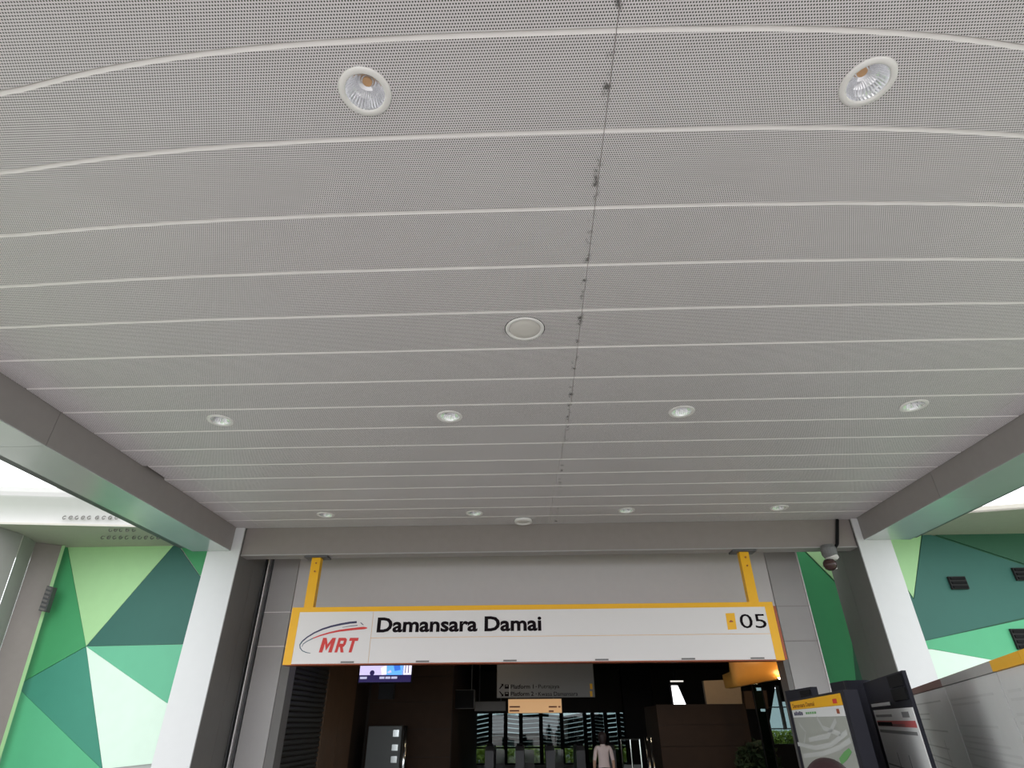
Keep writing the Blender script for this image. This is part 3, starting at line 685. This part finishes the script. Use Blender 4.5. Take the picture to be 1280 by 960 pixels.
def hang_sign(nm, x0, y0, x1, y1, Y, m, lab, top=None, th=0.08):
    a, b = UY(x0, y1, Y), UY(x1, y0, Y); zt = top if top else b.z
    r = empty(nm, ((a.x+b.x)/2, Y, a.z), lab, 'sign')
    obox('casing', (a.x, Y+0.006, a.z), (b.x, Y+th, zt), 'grey_clad', r); obox('face', (a.x+0.01, Y, a.z+0.01), (b.x-0.01, Y+0.0055, zt-0.01), m, r)
    for t in (0.15, 0.85):
        x = a.x+(b.x-a.x)*t; bm = bmesh.new(); tube(bm, (x, Y+th/2, zt), (x, Y+th/2, ZH-0.005), 0.015, 6); fin(bm, 'hanging_rod', 'dark_metal', r)
    return r, a, b
M['sign_grey'] = mat('unlit_sign_face', (0.24, 0.235, 0.23), 0.5, noise=0.02)
r, a, b = hang_sign('platform_sign', 621, 836, 741.5, 872.5, 16.0, 'sign_grey', 'grey hanging sign pointing to Platform 1 and Platform 2', 2.95)
def t16(s, x0, y0, x1, y1, nm='sign_text', m='ink', wt=0.0):
    p, q = UY(x0, y0, 16), UY(x1, y1, 16); text(nm, s, (p.x, 15.999, p.z), (q.x, 15.999, q.z), m, r, wt, 0.003)
t16('Platform 1', 638.5, 861, 667, 855.5, wt=0.015); t16('·', 669.5, 858.8, 671, 857.8); t16('Putrajaya', 673, 862, 699, 855.5)
t16('Platform 2', 638.5, 870, 667, 864.5, wt=0.015); t16('·', 669.5, 867.8, 671, 866.8); t16('Kwasa Damansara', 673, 870, 722, 864.5)
for yy in (858, 867.3):
    p = UY(626.5, yy, 15.998)
    s = 0.055; d_ = 1 if yy < 860 else -1
    bm = bmesh.new()
    prism(bm, [(p.x-s, 15.996, p.z-s*d_), (p.x-s*0.5, 15.996, p.z-s*d_), (p.x+s, 15.996, p.z+s*0.6*d_), (p.x+s*0.6, 15.996, p.z+s*d_)], (0, 0.003, 0))
    prism(bm, [(p.x-s*0.3, 15.996, p.z+s*d_), (p.x+s, 15.996, p.z+s*d_), (p.x+s, 15.996, p.z-s*0.4*d_), (p.x+s*0.6, 15.996, p.z+s*0.5*d_)], (0, 0.003, 0)); fin(bm, 'arrow', 'ink', r)
    p = UY(633.5, yy, 15.998); obox('train_pictogram', (p.x-0.05, 15.996, p.z-0.05), (p.x+0.05, 15.999, p.z+0.04), 'ink', r); obox('train_window', (p.x-0.03, 15.992, p.z-0.0), (p.x+0.03, 15.9955, p.z+0.025), 'sign_grey', r)
    p = UY(739, yy, 15.998); obox('line_colour_mark', (p.x-0.03, 15.996, p.z-0.06), (p.x+0.03, 15.999, p.z+0.06), 'yellow', r)
p = UY(637, 863, 15.998); obox('divider', (p.x-0.004, 15.996, p.z-0.14), (p.x+0.004, 15.999, p.z+0.12), 'lamp_ring', r)
M['fare'] = emis('fare_board_lit', (0.62, 0.36, 0.17), 0.36)
r, a, b = hang_sign('fare_board', 635, 873, 702, 892, 18.0, 'fare', 'small glowing orange board under the platform sign')
for (x0, x1, y) in ((637, 650, 883.5), (637, 649, 888.5), (686, 696, 883.5), (698, 700.5, 883.5), (686, 692, 889)):
    p, q = UY(x0, y+1, 17.995), UY(x1, y-1, 17.995); obox('print_line', (p.x, 17.994, p.z), (q.x, 17.999, q.z), 'sign_under', r)
hang_sign('hanging_sign', 593, 876.5, 632, 889, 19.0, 'sign_grey', 'small dim grey panel hanging left of the orange board')
hang_sign('hanging_box', 563, 862, 593, 886, 17.6, 'black', 'black box hanging beside the brown partition end', th=0.4)

# ticket machine
ka, kb = UY(460.8, 907.5, 16.0), UY(502.5, 907.5, 16.0)
km = empty('ticket_machine', ((ka.x+kb.x)/2, 16.2, 0), 'grey ticket machine with a bright steel edge in the left of the hall', 'machine')
obox('body', (ka.x, 16.0, 0), (kb.x, 16.6, ka.z), 'kiosk', km, 0.012)
bm = bmesh.new(); tube(bm, (kb.x+0.09, 16.03, 0), (kb.x+0.09, 16.03, ka.z+0.0), 0.055, 12); fin(bm, 'edge_post', 'steel', km, True)
for i, (z0, z1) in enumerate(((1.36, 1.50), (1.08, 1.20), (0.84, 0.97), (0.6, 0.72))):
    obox('key_panel', (kb.x-0.20, 15.985, z0), (kb.x-0.06, 15.999, z1), 'steel', km)
# bright opening / light box in the hall
M['lightbox'] = emis('light_box', (1, 0.97, 1), 1.6)
lb = empty('light_box', UY(848, 883, 20), 'tall white glowing light panel high in the middle right of the hall', 'light')
P = [UY(839.4, 857, 20), UY(847, 857, 20), UY(858, 882, 20), UY(843, 882, 20)]
oprism('diffuser', P, (0, 0.05, 0), 'lightbox', lb)
P2 = [v+Vector((s_, 0.051, t_)) for v, s_, t_ in zip(P, (-.05, .05, .05, -.05), (.05, .05, -.05, -.05))]; oprism('casing', P2, (0, 0.05, 0), 'black', lb)
bm = bmesh.new(); tube(bm, (UY(845, 857, 20).x, 20.08, P2[0].z), (UY(845, 857, 20).x, 20.08, ZH-0.005), 0.02, 6); fin(bm, 'hanging_rod', 'black', lb)
M['slot'] = emis('slot_light', (0.75, 0.72, 0.68), 0.5)
a, b = UY(838.5, 852.5, 19), UY(854, 850.5, 19)
sl_ = empty('slot_light', (a.x, 19, a.z), 'thin pale light bar above the glowing panel', 'light'); obox('diffuser', (a.x, 19, a.z), (b.x, 19.06, b.z), 'slot', sl_)
bm = bmesh.new(); tube(bm, ((a.x+b.x)/2, 19.03, b.z), ((a.x+b.x)/2, 19.03, ZH-0.005), 0.012, 6); fin(bm, 'hanging_rod', 'black', sl_)
# beige upper boxes, booth
M['beige'] = mat('beige_board', (0.42, 0.31, 0.20), 0.6)
P = [UY(879, 851, 17.5), UY(925, 849, 17.5), UY(928, 882, 17.5), UY(884, 882, 17.5)]
bb = oprism('bulkhead', P, (0, 0.15, 0), 'beige'); tag(bb, 'beige bulkhead panel above the wooden booth', 'bulkhead', kind='structure')
P = [UY(926, 864, 18), UY(958, 863, 18), UY(961, 886, 18), UY(928, 886, 18)]
oprism('bulkhead_panel', P, (0, 0.15, 0), 'wood_lit', bb)
ba, bb2 = UY(820, 881, 14.5), UY(931, 879, 14.5)
bo = empty('service_booth', ((ba.x+bb2.x)/2, 15, 0), 'dark brown wood clad service booth right of the gates', 'booth')
nb = 5; zt = (ba.z+bb2.z)/2
for i in range(nb):
    obox('wood_panel', (ba.x, 14.5, zt*i/nb+0.004), (bb2.x, 14.54, zt*(i+1)/nb-0.004), 'wood', bo)
obox('body', (ba.x+0.02, 14.541, 0), (bb2.x-0.02, 16.2, zt-0.02), 'hall', bo)
# curved orange soffit with spot lamp
M['orange'] = mat('orange_soffit', (0.60, 0.29, 0.06), 0.3, noise=0.05)
YO = 12.2
P = [UY(911, 812, YO), UY(912, 840, YO), UY(916, 857, YO), UY(924, 857.5, YO), UY(942, 854, YO), UY(965, 849.5, YO), UY(986, 846.5, YO), UY(984, 812, YO)]
oc = empty('canopy_hood', (P[0].x, YO, P[2].z), 'warm orange curved hood with a lamp under the right end of the sign', 'hood')
bm = bmesh.new()
fr = [[bm.verts.new(p_+Vector((0, 0, 0))) for p_ in P[1:7]], [bm.verts.new(Vector((p_.x-0.02, YO-0.12, p_.z+0.16))) for p_ in P[1:7]], [bm.verts.new(Vector((p_.x-0.03, YO-0.16, 2.72))) for p_ in P[1:7]]]
back = [bm.verts.new(Vector((p_.x, YO+0.5, p_.z-0.02))) for p_ in P[1:7]]
L_ = [back]+fr
for q in range(3):
    for i in range(5): bm.faces.new((L_[q][i], L_[q][i+1], L_[q+1][i+1], L_[q+1][i]))
fin(bm, 'curved_skin', 'orange', oc, True)
pL = UY(978, 846.5, YO-0.12)
M['lampface'] = emis('lamp_face', (1.0, 0.72, 0.42), 9)
bm = bmesh.new(); lathe(bm, [(0.005, -0.03), (0.07, -0.03), (0.085, 0.0)], pL, 16, cap=True); fin(bm, 'lamp', 'lampface', oc)
ld = bpy.data.lights.new('spot_lamp', 'SPOT'); ld.energy = 9; ld.color = (1.0, 0.62, 0.28); ld.spot_size = 2.4; ld.spot_blend = 0.8; ld.shadow_soft_size = 0.05
lo_ = bpy.data.objects.new('lamp_light', ld); C.objects.link(lo_); lo_.location = (pL.x-0.15, YO-0.95, pL.z+0.05); lo_.rotation_euler = (math.radians(100), 0, math.radians(25))

# ticket gates, steel post, plant, glass partition
def gate(x, Y, lab):
    r = empty('ticket_gate', (x, Y, 0), lab, 'gate', 'ticket gates in the middle of the hall')
    bm = bmesh.new(); pr = [(0, 0), (1.5, 0), (1.5, 0.95), (1.35, 1.05), (0.15, 1.05), (0, 0.95)]
    prism(bm, [(x-0.12, Y+a, b) for a, b in pr], (0.24, 0, 0)); fin(bm, 'body', 'dark_metal', r)
    obox('reader', (x-0.08, Y+0.05, 1.06), (x+0.08, Y+0.3, 1.12), 'black', r)
    obox('flap', (x+0.121, Y+0.7, 0.3), (x+0.40, Y+0.72, 0.95), 'glass_tint', r)
for i in range(5): gate(-1.2+i*0.85, 19.0, ('leftmost', 'second', 'middle', 'fourth', 'rightmost')[i]+' of five grey ticket gates in front of the louvred windows')
a, b = UY(807, 922, 14), UY(814, 960, 14)
gp = empty('barrier_post', (b.x, 14, 0), 'bright polished steel posts beside the wooden booth', 'post')
for dx in (0, 0.09):
    bm = bmesh.new(); tube(bm, (b.x+dx+0.02, 14, 0), (a.x+dx, 14, a.z), 0.032 if dx == 0 else 0.02, 10); fin(bm, 'tube', 'steel', gp, True)
a, b = UY(776, 924, 14.6), UY(803, 960, 14.6)
sr_ = empty('steel_barrier', (a.x, 14.6, 0), 'steel framed barrier left of the polished posts', 'barrier')
for x in (a.x, (a.x+b.x)/2, b.x):
    bm = bmesh.new(); tube(bm, (x, 14.6, 0), (x, 14.6, a.z), 0.02, 8); fin(bm, 'upright', 'steel', sr_)
obox('infill_panel', (a.x, 14.61, 0.1), (b.x, 14.63, 0.85), 'kiosk', sr_); bm = bmesh.new(); tube(bm, (a.x, 14.6, a.z), (b.x, 14.6, a.z), 0.02, 8); fin(bm, 'top_rail', 'steel', sr_)
a = UY(780, 886, 21); b = UY(818, 886, 21); pp = obox('pillar', (a.x, 21, 0), (b.x, 21.4, ZH-0.01), 'black'); tag(pp, 'black square pillar in the middle of the hall', 'pillar', kind='structure')
gx = [UY(942, 870, 12.9).x, UY(954, 870, 12.9).x]
gpn = empty('glass_screen', (gx[0], 12.9, 0), 'glass screen with dark uprights left of the map board', 'screen')
for x in gx: obox('upright', (x-0.008, 12.88, 0), (x+0.008, 12.92, 2.6), 'black', gpn)
obox('pane', (gx[0]+0.009, 12.897, 0.05), (gx[1]-0.009, 12.903, 2.58), 'glass_tint', gpn)
# dark plant
pp_ = UY(945, 935, 13.7)
pt = empty('potted_plant', (pp_.x, 13.7, 0), 'dark bushy potted plant in front of the wooden booth', 'plant')
bm = bmesh.new(); lathe(bm, [(0.001, 0.0), (0.22, 0.0), (0.30, 0.5), (0.27, 0.5), (0.24, 0.44), (0.001, 0.44)], (pp_.x, 13.7, 0), 20); fin(bm, 'pot', 'black', pt)
bm = bmesh.new()
for i in range(900):
    th_ = random.uniform(0, 6.283); rr = random.random()**0.5; ph = random.uniform(0, 1)
    c = Vector((pp_.x+0.55*rr*math.cos(th_)*(1-ph*0.35), 13.7+0.42*rr*math.sin(th_), 0.5+ph*0.83*(1-0.25*rr)))
    s = random.uniform(0.05, 0.11); a_ = Vector((random.gauss(0, 1), random.gauss(0, 1), random.gauss(0, 1))).normalized(); b_ = a_.orthogonal().normalized()
    bm.faces.new([bm.verts.new(c+v) for v in (a_*s, b_*s*0.4, -a_*s, -b_*s*0.4)])
o = fin(bm, 'foliage', 'leaf_dark', pt, norm=False); o['kind'] = 'stuff'

# ================================================================ BOARDS ON THE RIGHT
class Face:
    """A standing board whose top edge runs from A (far) to B (near) at height z."""
    def __init__(s, A, B, z):
        s.A, s.B = Vector((A.x, A.y, 0)), Vector((B.x, B.y, 0)); s.z = z; s.d = (s.B-s.A); s.L = s.d.length; s.u = s.d.normalized()
        s.n = Vector((s.u.y, -s.u.x, 0))
        if s.n.dot(Vector((0, 0, 0))-s.A) < 0: s.n = -s.n
    def P(s, a, z, o=0): return s.A+s.u*a+Vector((0, 0, z))+s.n*o
    def slab(s, nm, a0, a1, z0, z1, o0, o1, m, parent):
        bm = bmesh.new(); prism(bm, [s.P(a0, z0, o0), s.P(a1, z0, o0), s.P(a1, z1, o0), s.P(a0, z1, o0)], s.n*(o1-o0)); return fin(bm, nm, m, parent)
    def hit(s, x, y, o=0):
        dd = RT*((x-640)/FPX) + UP*(-(y-480)/FPX) + FW; t = (s.A+s.n*o-CAM).dot(s.n)/dd.dot(s.n); p = CAM+dd*t; return ((p-s.A).dot(s.u), p.z)

# long notice hoarding
zt = 1.895
F = Face(UZ(1120, 868.5, zt), UZ(1280, 812, zt), zt); ext = F.L+0.35
hb = empty('notice_hoarding', F.A, 'long white hoarding of pale notices at the right with brown grey and yellow top trims', 'notice board')
cuts = [0, F.hit(1178, 851)[0], F.hit(1240, 827)[0], F.hit(1240, 827)[0]+0.55, ext]
for i in range(4):
    a0, a1 = cuts[i]+0.008, cuts[i+1]-0.008
    F.slab('board_panel', a0, a1, 0.08, zt-0.05, -0.04, 0, 'board_white' if i == 0 else 'board_grey', hb)
    F.slab('top_trim', a0-0.005, a1+0.005, zt-0.048, zt, -0.05, 0.012, ('sign_under_dull', 'pilaster', 'yellow', 'yellow')[i] if i else 'brown_trim', hb) if False else None
M['brown_trim'] = mat('brown_trim', (0.20, 0.10, 0.09), 0.5)
for i in range(4):
    F.slab('top_trim', cuts[i], cuts[i+1]-0.004, zt-0.048, zt, -0.05, 0.012, ('brown_trim', 'pilaster', 'yellow', 'yellow')[i], hb)
for a in cuts: F.slab('post', a-0.03, a+0.03, 0, zt-0.06, -0.10, -0.041, 'dark_metal', hb)
def print_lines(face, nm, rects, m, parent, o=0.0008):
    bm = bmesh.new()
    for a0, a1, z0, z1 in rects: prism(bm, [face.P(a0, z0, 0), face.P(a1, z0, 0), face.P(a1, z1, 0), face.P(a0, z1, 0)], face.n*o)
    ob = fin(bm, nm, m, parent); ob['kind'] = 'stuff'; return ob
rc = []
for i in range(1, 4):
    a0, a1 = cuts[i]+0.08, cuts[i+1]-0.08; z = zt-0.13
    while z > 0.5:
        if random.random() < 0.8: rc.append((a0, a0+(a1-a0)*random.uniform(0.55, 1), z-0.012, z))
        z -= random.choice((0.03, 0.035, 0.06))
print_lines(F, 'printed_text', rc, 'print_light', hb)
rc = [(0.1+random.random()*0.2, cuts[1]-0.25-random.random()*1.2, z, z+0.010) for z in [1.80-0.04*i for i in range(24)] if random.random() < 0.6]
rc += [(cuts[1]*t, cuts[1]*t+0.02, 0.4, 1.5) for t in (0.25, 0.5, 0.75)]
print_lines(F, 'printed_text', rc, 'print_light', hb)

# totem with the tariff poster
z2 = 1.895
G = Face(UZ(1080, 853.5, z2), UZ(1127, 838, z2), z2)
tt = empty('notice_totem', G.A, 'dark totem with a white tariff poster and a red bar beside the hoarding', 'notice board')
zph = G.hit(1092, 884)[1]
G.slab('body', -0.05, G.L, 0, z2, -0.02, 0, 'board_frame', tt)
pa0, pa1 = G.hit(1091.5, 884)[0], G.L-0.005
G.slab('poster', pa0, pa1, 0.25, zph-0.02, 0.001, 0.006, 'board_white', tt)
for za in ((0.55, 0.93), (0.12, 0.50)):
    G.slab('speaker_square', G.L*0.70, G.L-0.03, zph+(z2-zph)*za[0], zph+(z2-zph)*za[1], 0.001, 0.012, 'black', tt)
G.slab('header_plate', pa0, pa0+(pa1-pa0)*0.55, zph+0.0, zph+0.02, 0.0065, 0.009, 'print_light', tt)
G2 = Face(G.P(0, 0, 0.006), G.P(G.L, 0, 0.006), z2); G2.n = G.n; G2.u = G.u
w_ = pa1-pa0; zz = zph-0.02
rc = [(pa0+0.06, pa0+w_*0.5, zz-0.045, zz-0.03), (pa0+w_*0.75, pa0+w_*0.9, zz-0.05, zz-0.02), (pa0+0.05, pa0+w_*0.75, zz-0.10, zz-0.085), (pa0+0.05, pa0+w_*0.95, zz-0.14, zz-0.122),
      (pa0+0.03, pa1-0.03, 1.37, 1.378), (pa0+0.03, pa1-0.03, 1.28, 1.286), (pa0+0.03, pa1-0.03, 1.24, 1.25), (pa0+0.03, pa1-0.03, 1.12, 1.126)]
rc += [(pa0+w_*t, pa0+w_*t+0.012, 0.6, zz-0.25) for t in (0.35, 0.62)]
print_lines(G2, 'printed_text', rc, 'print_grey', tt)
M['pink'] = mat('red_bar', (0.55, 0.12, 0.12), 0.5, noise=0)
zr = G.hit(1093, 903)[1]
print_lines(G2, 'red_bar', [(pa0+0.03, pa1-0.02, zr-0.022, zr+0.012)], 'pink', tt)['kind'] = 'thing'
print_lines(G2, 'bar_text', [(pa0+0.05, pa0+w_*0.45, zr-0.018, zr+0.004)], 'ink', tt, 0.0014)

# dark slab totem between the boards
zk = 1.93
K = Face(UZ(1037, 854, zk), UZ(1071, 848, zk), zk)
kk = empty('dark_totem', K.A, 'tall dark totem slab between the map board and the tariff poster', 'totem')
K.slab('body', 0, K.L*0.62, 0, zk, -0.08, 0, 'board_frame', kk)
bm = bmesh.new(); c = K.P(K.L*0.80, 0, -0.04)
lathe(bm, [(0.10, 0), (0.10, zk-0.01)], c, 20, cap=True); fin(bm, 'rounded_edge', 'board_frame', kk, True)

# map board
zm = 1.65+0.35*0.40
Bm = Face(UZ(988, 877.5, zm), UZ(1050, 866.5, zm), zm)
mb = empty('map_board', Bm.A, 'map board with a yellow header reading Damansara Damai', 'notice board')
Bm.slab('frame', -0.10, Bm.L+0.10, 0, zm+0.015, -0.08, -0.001, 'board_frame', mb)
zy = Bm.hit(991, 887.5)[1]; zw = Bm.hit(992, 897)[1]
Bm.slab('header', 0, Bm.L, zy, zm, 0, 0.004, 'yellow', mb)
Bm.slab('subheader', 0, Bm.L, zw, zy-0.001, 0, 0.004, 'board_white', mb)
M['map_grey'] = mat('map_sheet', (0.40, 0.41, 0.37), 0.4, noise=0.08, scale=3); M['map_green'] = mat('map_green', (0.14, 0.36, 0.12), 0.5, noise=0); M['map_road'] = mat('map_road', (0.52, 0.53, 0.51), 0.5, noise=0)
Bm.slab('map_sheet', 0, Bm.L, 0.35, zw-0.001, 0, 0.004, 'map_grey', mb)
def bmtext(s, a0, a1, z0, z1, m, nm):
    p, q = Bm.P(a0, z0, 0.0042), Bm.P(a1, z1, 0.0042); text(nm, s, p, q, m, mb, 0.02, 0.001)
M['header_ink'] = mat('header_ink', (0.30, 0.11, 0.005), 0.5, noise=0)
hz = zm-zy
bmtext('Damansara Damai', Bm.L*0.05, Bm.L*0.56, zy+hz*0.2, zy+hz*0.68, 'header_ink', 'header_text')
B2 = Face(Bm.P(0, 0, 0.0042), Bm.P(Bm.L, 0, 0.0042), zm); B2.n, B2.u = Bm.n, Bm.u
print_lines(B2, 'red_symbol', [(Bm.L*0.88, Bm.L*0.94, zy+hz*0.2, zy+hz*0.6)], 'red', mb)['kind'] = 'thing'
h2 = zy-zw
print_lines(B2, 'subheader_words', [(Bm.L*(0.05+i*0.045), Bm.L*(0.085+i*0.045), zw+h2*0.25, zw+h2*(0.65+0.1*(i % 2))) for i in range(5)], 'navy', mb)
print_lines(B2, 'subheader_green_words', [(Bm.L*(0.34+i*0.045), Bm.L*(0.375+i*0.045), zw+h2*0.35, zw+h2*0.6) for i in range(5)], 'map_green', mb)
print_lines(B2, 'corner_mark', [(Bm.L*0.90, Bm.L*0.94, zw+h2*0.25, zw+h2*0.7)], 'sign_under', mb)['kind'] = 'thing'
def strip_path(pts, wd, m, nm, o=0.001):
    bm = bmesh.new()
    P = [(Bm.hit(x, y)) for x, y in pts]
    L0 = []
    for i, (a, z) in enumerate(P):
        a2, z2_ = P[min(i+1, len(P)-1)]; a1, z1_ = P[max(i-1, 0)]; dx, dz = a2-a1, z2_-z1_; l = math.hypot(dx, dz); nx, nz = -dz/l*wd/2, dx/l*wd/2
        L0.append((bm.verts.new(Bm.P(a+nx, z+nz, 0.0042+o)), bm.verts.new(Bm.P(a-nx, z-nz, 0.0042+o))))
    for i in range(len(L0)-1): bm.faces.new((L0[i][0], L0[i+1][0], L0[i+1][1], L0[i][1]))
    return fin(bm, nm, m, mb)
for pts in ([(998, 930), (1020, 935), (1040, 931), (1060, 915)], [(1000, 905), (1008, 915), (1006, 930)], [(1022, 897), (1030, 910), (1052, 918)], [(1012, 925), (1036, 920), (1046, 900)], [(1005, 945), (1030, 942), (1050, 935), (1064, 925)]):
    strip_path(pts, 0.03, 'map_road', 'map_road')
gp_ = [Bm.hit(x, y) for x, y in ((1050, 948), (1056, 940), (1062, 935), (1066, 940), (1060, 950), (1053, 956))]
bm = bmesh.new(); prism(bm, [Bm.P(a, z, 0.0045) for a, z in gp_], Bm.n*0.001); fin(bm, 'map_park', 'map_green', mb)
# header unit behind the map board
zh2 = Bm.hit(1000, 862)[1]
Hd = Face(UZ(981, 864, 1.93), UZ(1013, 858.5, 1.93), 1.93)
hd = empty('totem_head', Hd.A, 'dark totem with two black squares rising behind the map board', 'totem')
Hd.slab('body', 0, Hd.L, 0, 1.93, -0.06, 0, 'board_frame', hd)
for za in (1.84, 1.885): Hd.slab('speaker_square', Hd.L*0.62, Hd.L*0.97, za-0.017, za+0.022, 0.001, 0.01, 'black', hd)

# ================================================================ PEOPLE
def person(loc, rz, height, shirt, lab, hair='hair', long_hair=True):
    s = height/1.7
    root = bpy.data.objects.new('person', None); C.objects.link(root); tag(root, lab, 'person')
    J = {'pel': (0, 0, .95, .13, .095), 'wai': (0, 0, 1.08, .125, .085), 'che': (0, 0.0, 1.28, .15, .10), 'nk': (0, 0.01, 1.44, .055, .055), 'hd0': (0, -0.005, 1.52, .055, .06), 'hd': (0, -0.01, 1.58, .075, .09), 'hd2': (0, 0.0, 1.635, .06, .07)}
    E = [('pel', 'wai'), ('wai', 'che'), ('che', 'nk'), ('nk', 'hd0'), ('hd0', 'hd'), ('hd', 'hd2')]
    for sd, t in ((-1, 'l'), (1, 'r')):
        J.update({t+'hip': (sd*.09, 0, .90, .09, .09), t+'kn': (sd*.10, -.01, .49, .058, .058), t+'an': (sd*.10, .02, .09, .038, .038), t+'fo': (sd*.115, -.12, .035, .036, .03),
                  t+'sh': (sd*.165, 0.01, 1.38, .06, .06), t+'el': (sd*.22, .03, 1.10, .042, .042), t+'wr': (sd*.235, -.03, .86, .028, .028), t+'pa': (sd*.235, -.045, .80, .034, .02)})
        E += [('pel', t+'hip'), (t+'hip', t+'kn'), (t+'kn', t+'an'), (t+'an', t+'fo'), ('che', t+'sh'), (t+'sh', t+'el'), (t+'el', t+'wr'), (t+'wr', t+'pa')]
        for i in range(4):
            x = sd*(.235); y = -.075+i*.020; L_ = (.075, .085, .08, .065)[i]
            J[t+'f%d' % i] = (x, y, .775, .010, .010); J[t+'g%d' % i] = (x-sd*.004, y-.006, .775-L_*.55, .009, .009); J[t+'h%d' % i] = (x-sd*.014, y-.010, .775-L_, .007, .007)
            E += [(t+'pa', t+'f%d' % i), (t+'f%d' % i, t+'g%d' % i), (t+'g%d' % i, t+'h%d' % i)]
        J[t+'t0'] = (x-sd*.005, -.085, .81, .011, .011); J[t+'t1'] = (x-sd*.012, -.105, .77, .009, .009); E += [(t+'pa', t+'t0'), (t+'t0', t+'t1')]
    names = list(J); me = bpy.data.meshes.new('body')
    me.from_pydata([Vector(J[k_][:3])*s for k_ in names], [(names.index(a), names.index(b)) for a, b in E], [])
    o = bpy.data.objects.new('body', me); C.objects.link(o)
    md = o.modifiers.new('skin', 'SKIN'); md.use_smooth_shade = True
    for i, k_ in enumerate(names): me.skin_vertices[0].data[i].radius = (J[k_][3]*s, J[k_][4]*s); me.skin_vertices[0].data[i].use_root = (i == 0)
    o.modifiers.new('sub', 'SUBSURF').levels = 2
    dg = bpy.context.evaluated_depsgraph_get(); m2 = bpy.data.meshes.new_from_object(o.evaluated_get(dg)); bpy.data.objects.remove(o)
    m2.materials.clear()
    for k_ in ('skin', shirt, 'trousers'): m2.materials.append(M[k_])
    for f in m2.polygons:
        z = f.center.z/s; x = abs(f.center.x)/s; f.use_smooth = True
        f.material_index = 2 if (z < .98 and x < .19) else (1 if (z < 1.435 and (x < .19 or z > 1.12)) else 0)
    body = bpy.data.objects.new('body', m2); C.objects.link(body); body.parent = root
    # hair
    bm = bmesh.new(); bmesh.ops.create_uvsphere(bm, u_segments=24, v_segments=16, radius=1)
    for v in bm.verts:
        x, y, z = v.co
        face = max(0, -y-0.35)*(z < 0.45)
        v.co = Vector((x*.100, y*.112+.012+face*.06, 1.605+z*(.098 if z > 0 else (.20 if long_hair and y > -0.2 else .06))))*s
        v.co += v.co.normalized()*0.0 + Vector((math.sin(v.co.x*220)*.0015, 0, 0))
    h = fin(bm, 'hair', hair, None, True); h.parent = root
    # face
    bm = bmesh.new()
    for sd in (-1, 1): 
        ma = Matrix.Translation(Vector((sd*.030, -.088, 1.585))*s); bmesh.ops.create_uvsphere(bm, u_segments=8, v_segments=6, radius=.011*s, matrix=ma)
    e = fin(bm, 'eyes', 'ink', None, True); e.parent = root
    bm = bmesh.new(); prism(bm, [Vector((-.012, -.09, 1.548))*s, Vector((.012, -.09, 1.548))*s, Vector((0, -.088, 1.585))*s], Vector((0, -.016, -.004))*s); e = fin(bm, 'nose', 'skin', None, True); e.parent = root
    bm = bmesh.new(); box(bm, Vector((-.022, -.092, 1.522))*s, Vector((.022, -.080, 1.530))*s); e = fin(bm, 'mouth', 'pink', None); e.parent = root
    root.location = loc; root.rotation_euler = (0, 0, rz)
    return root
M['hair_red'] = mat('reddish_dark_hair', (0.030, 0.012, 0.014), 0.5, noise=0.4, scale=60)
hp = UY(1029, 946, 2.9)
person((hp.x, 2.9, 0), math.pi, hp.z/1.003, 'shirt_dark', 'person with dark hair walking towards the hall in front of the map board', 'hair_red')
hp = UY(752, 914, 14.0)
person((hp.x, 14.0, 0), math.pi, hp.z/1.003, 'shirt_white', 'person in a pale shirt standing among the ticket gates in the hall', 'hair')

# faint lamps added out of view to lift the dark hall
for (x, y) in ((-1.0, 14.5), (4.8, 15.5)):
    hl = empty('hall_fill_lamp', (x, y, ZH-0.02), 'added unseen warm lamp inside the hall, %s' % ('above the ticket hall centre' if x < 0 else 'above the beige bulkhead'), 'lamp')
    bm = bmesh.new(); lathe(bm, [(0.09, 0.0), (0.11, 0.03)], (0, 0, -0.02), 16, cap=True); o = fin(bm, 'diffuser', 'lampface', None); o.parent = hl
    l = bpy.data.lights.new('hall_fill_light', 'POINT'); l.energy = 4 if x < 0 else 20; l.color = (1, 0.8, 0.58); l.shadow_soft_size = 0.1
    lo = bpy.data.objects.new('lamp_light', l); C.objects.link(lo); lo.location = (0, 0, -0.12); lo.parent = hl
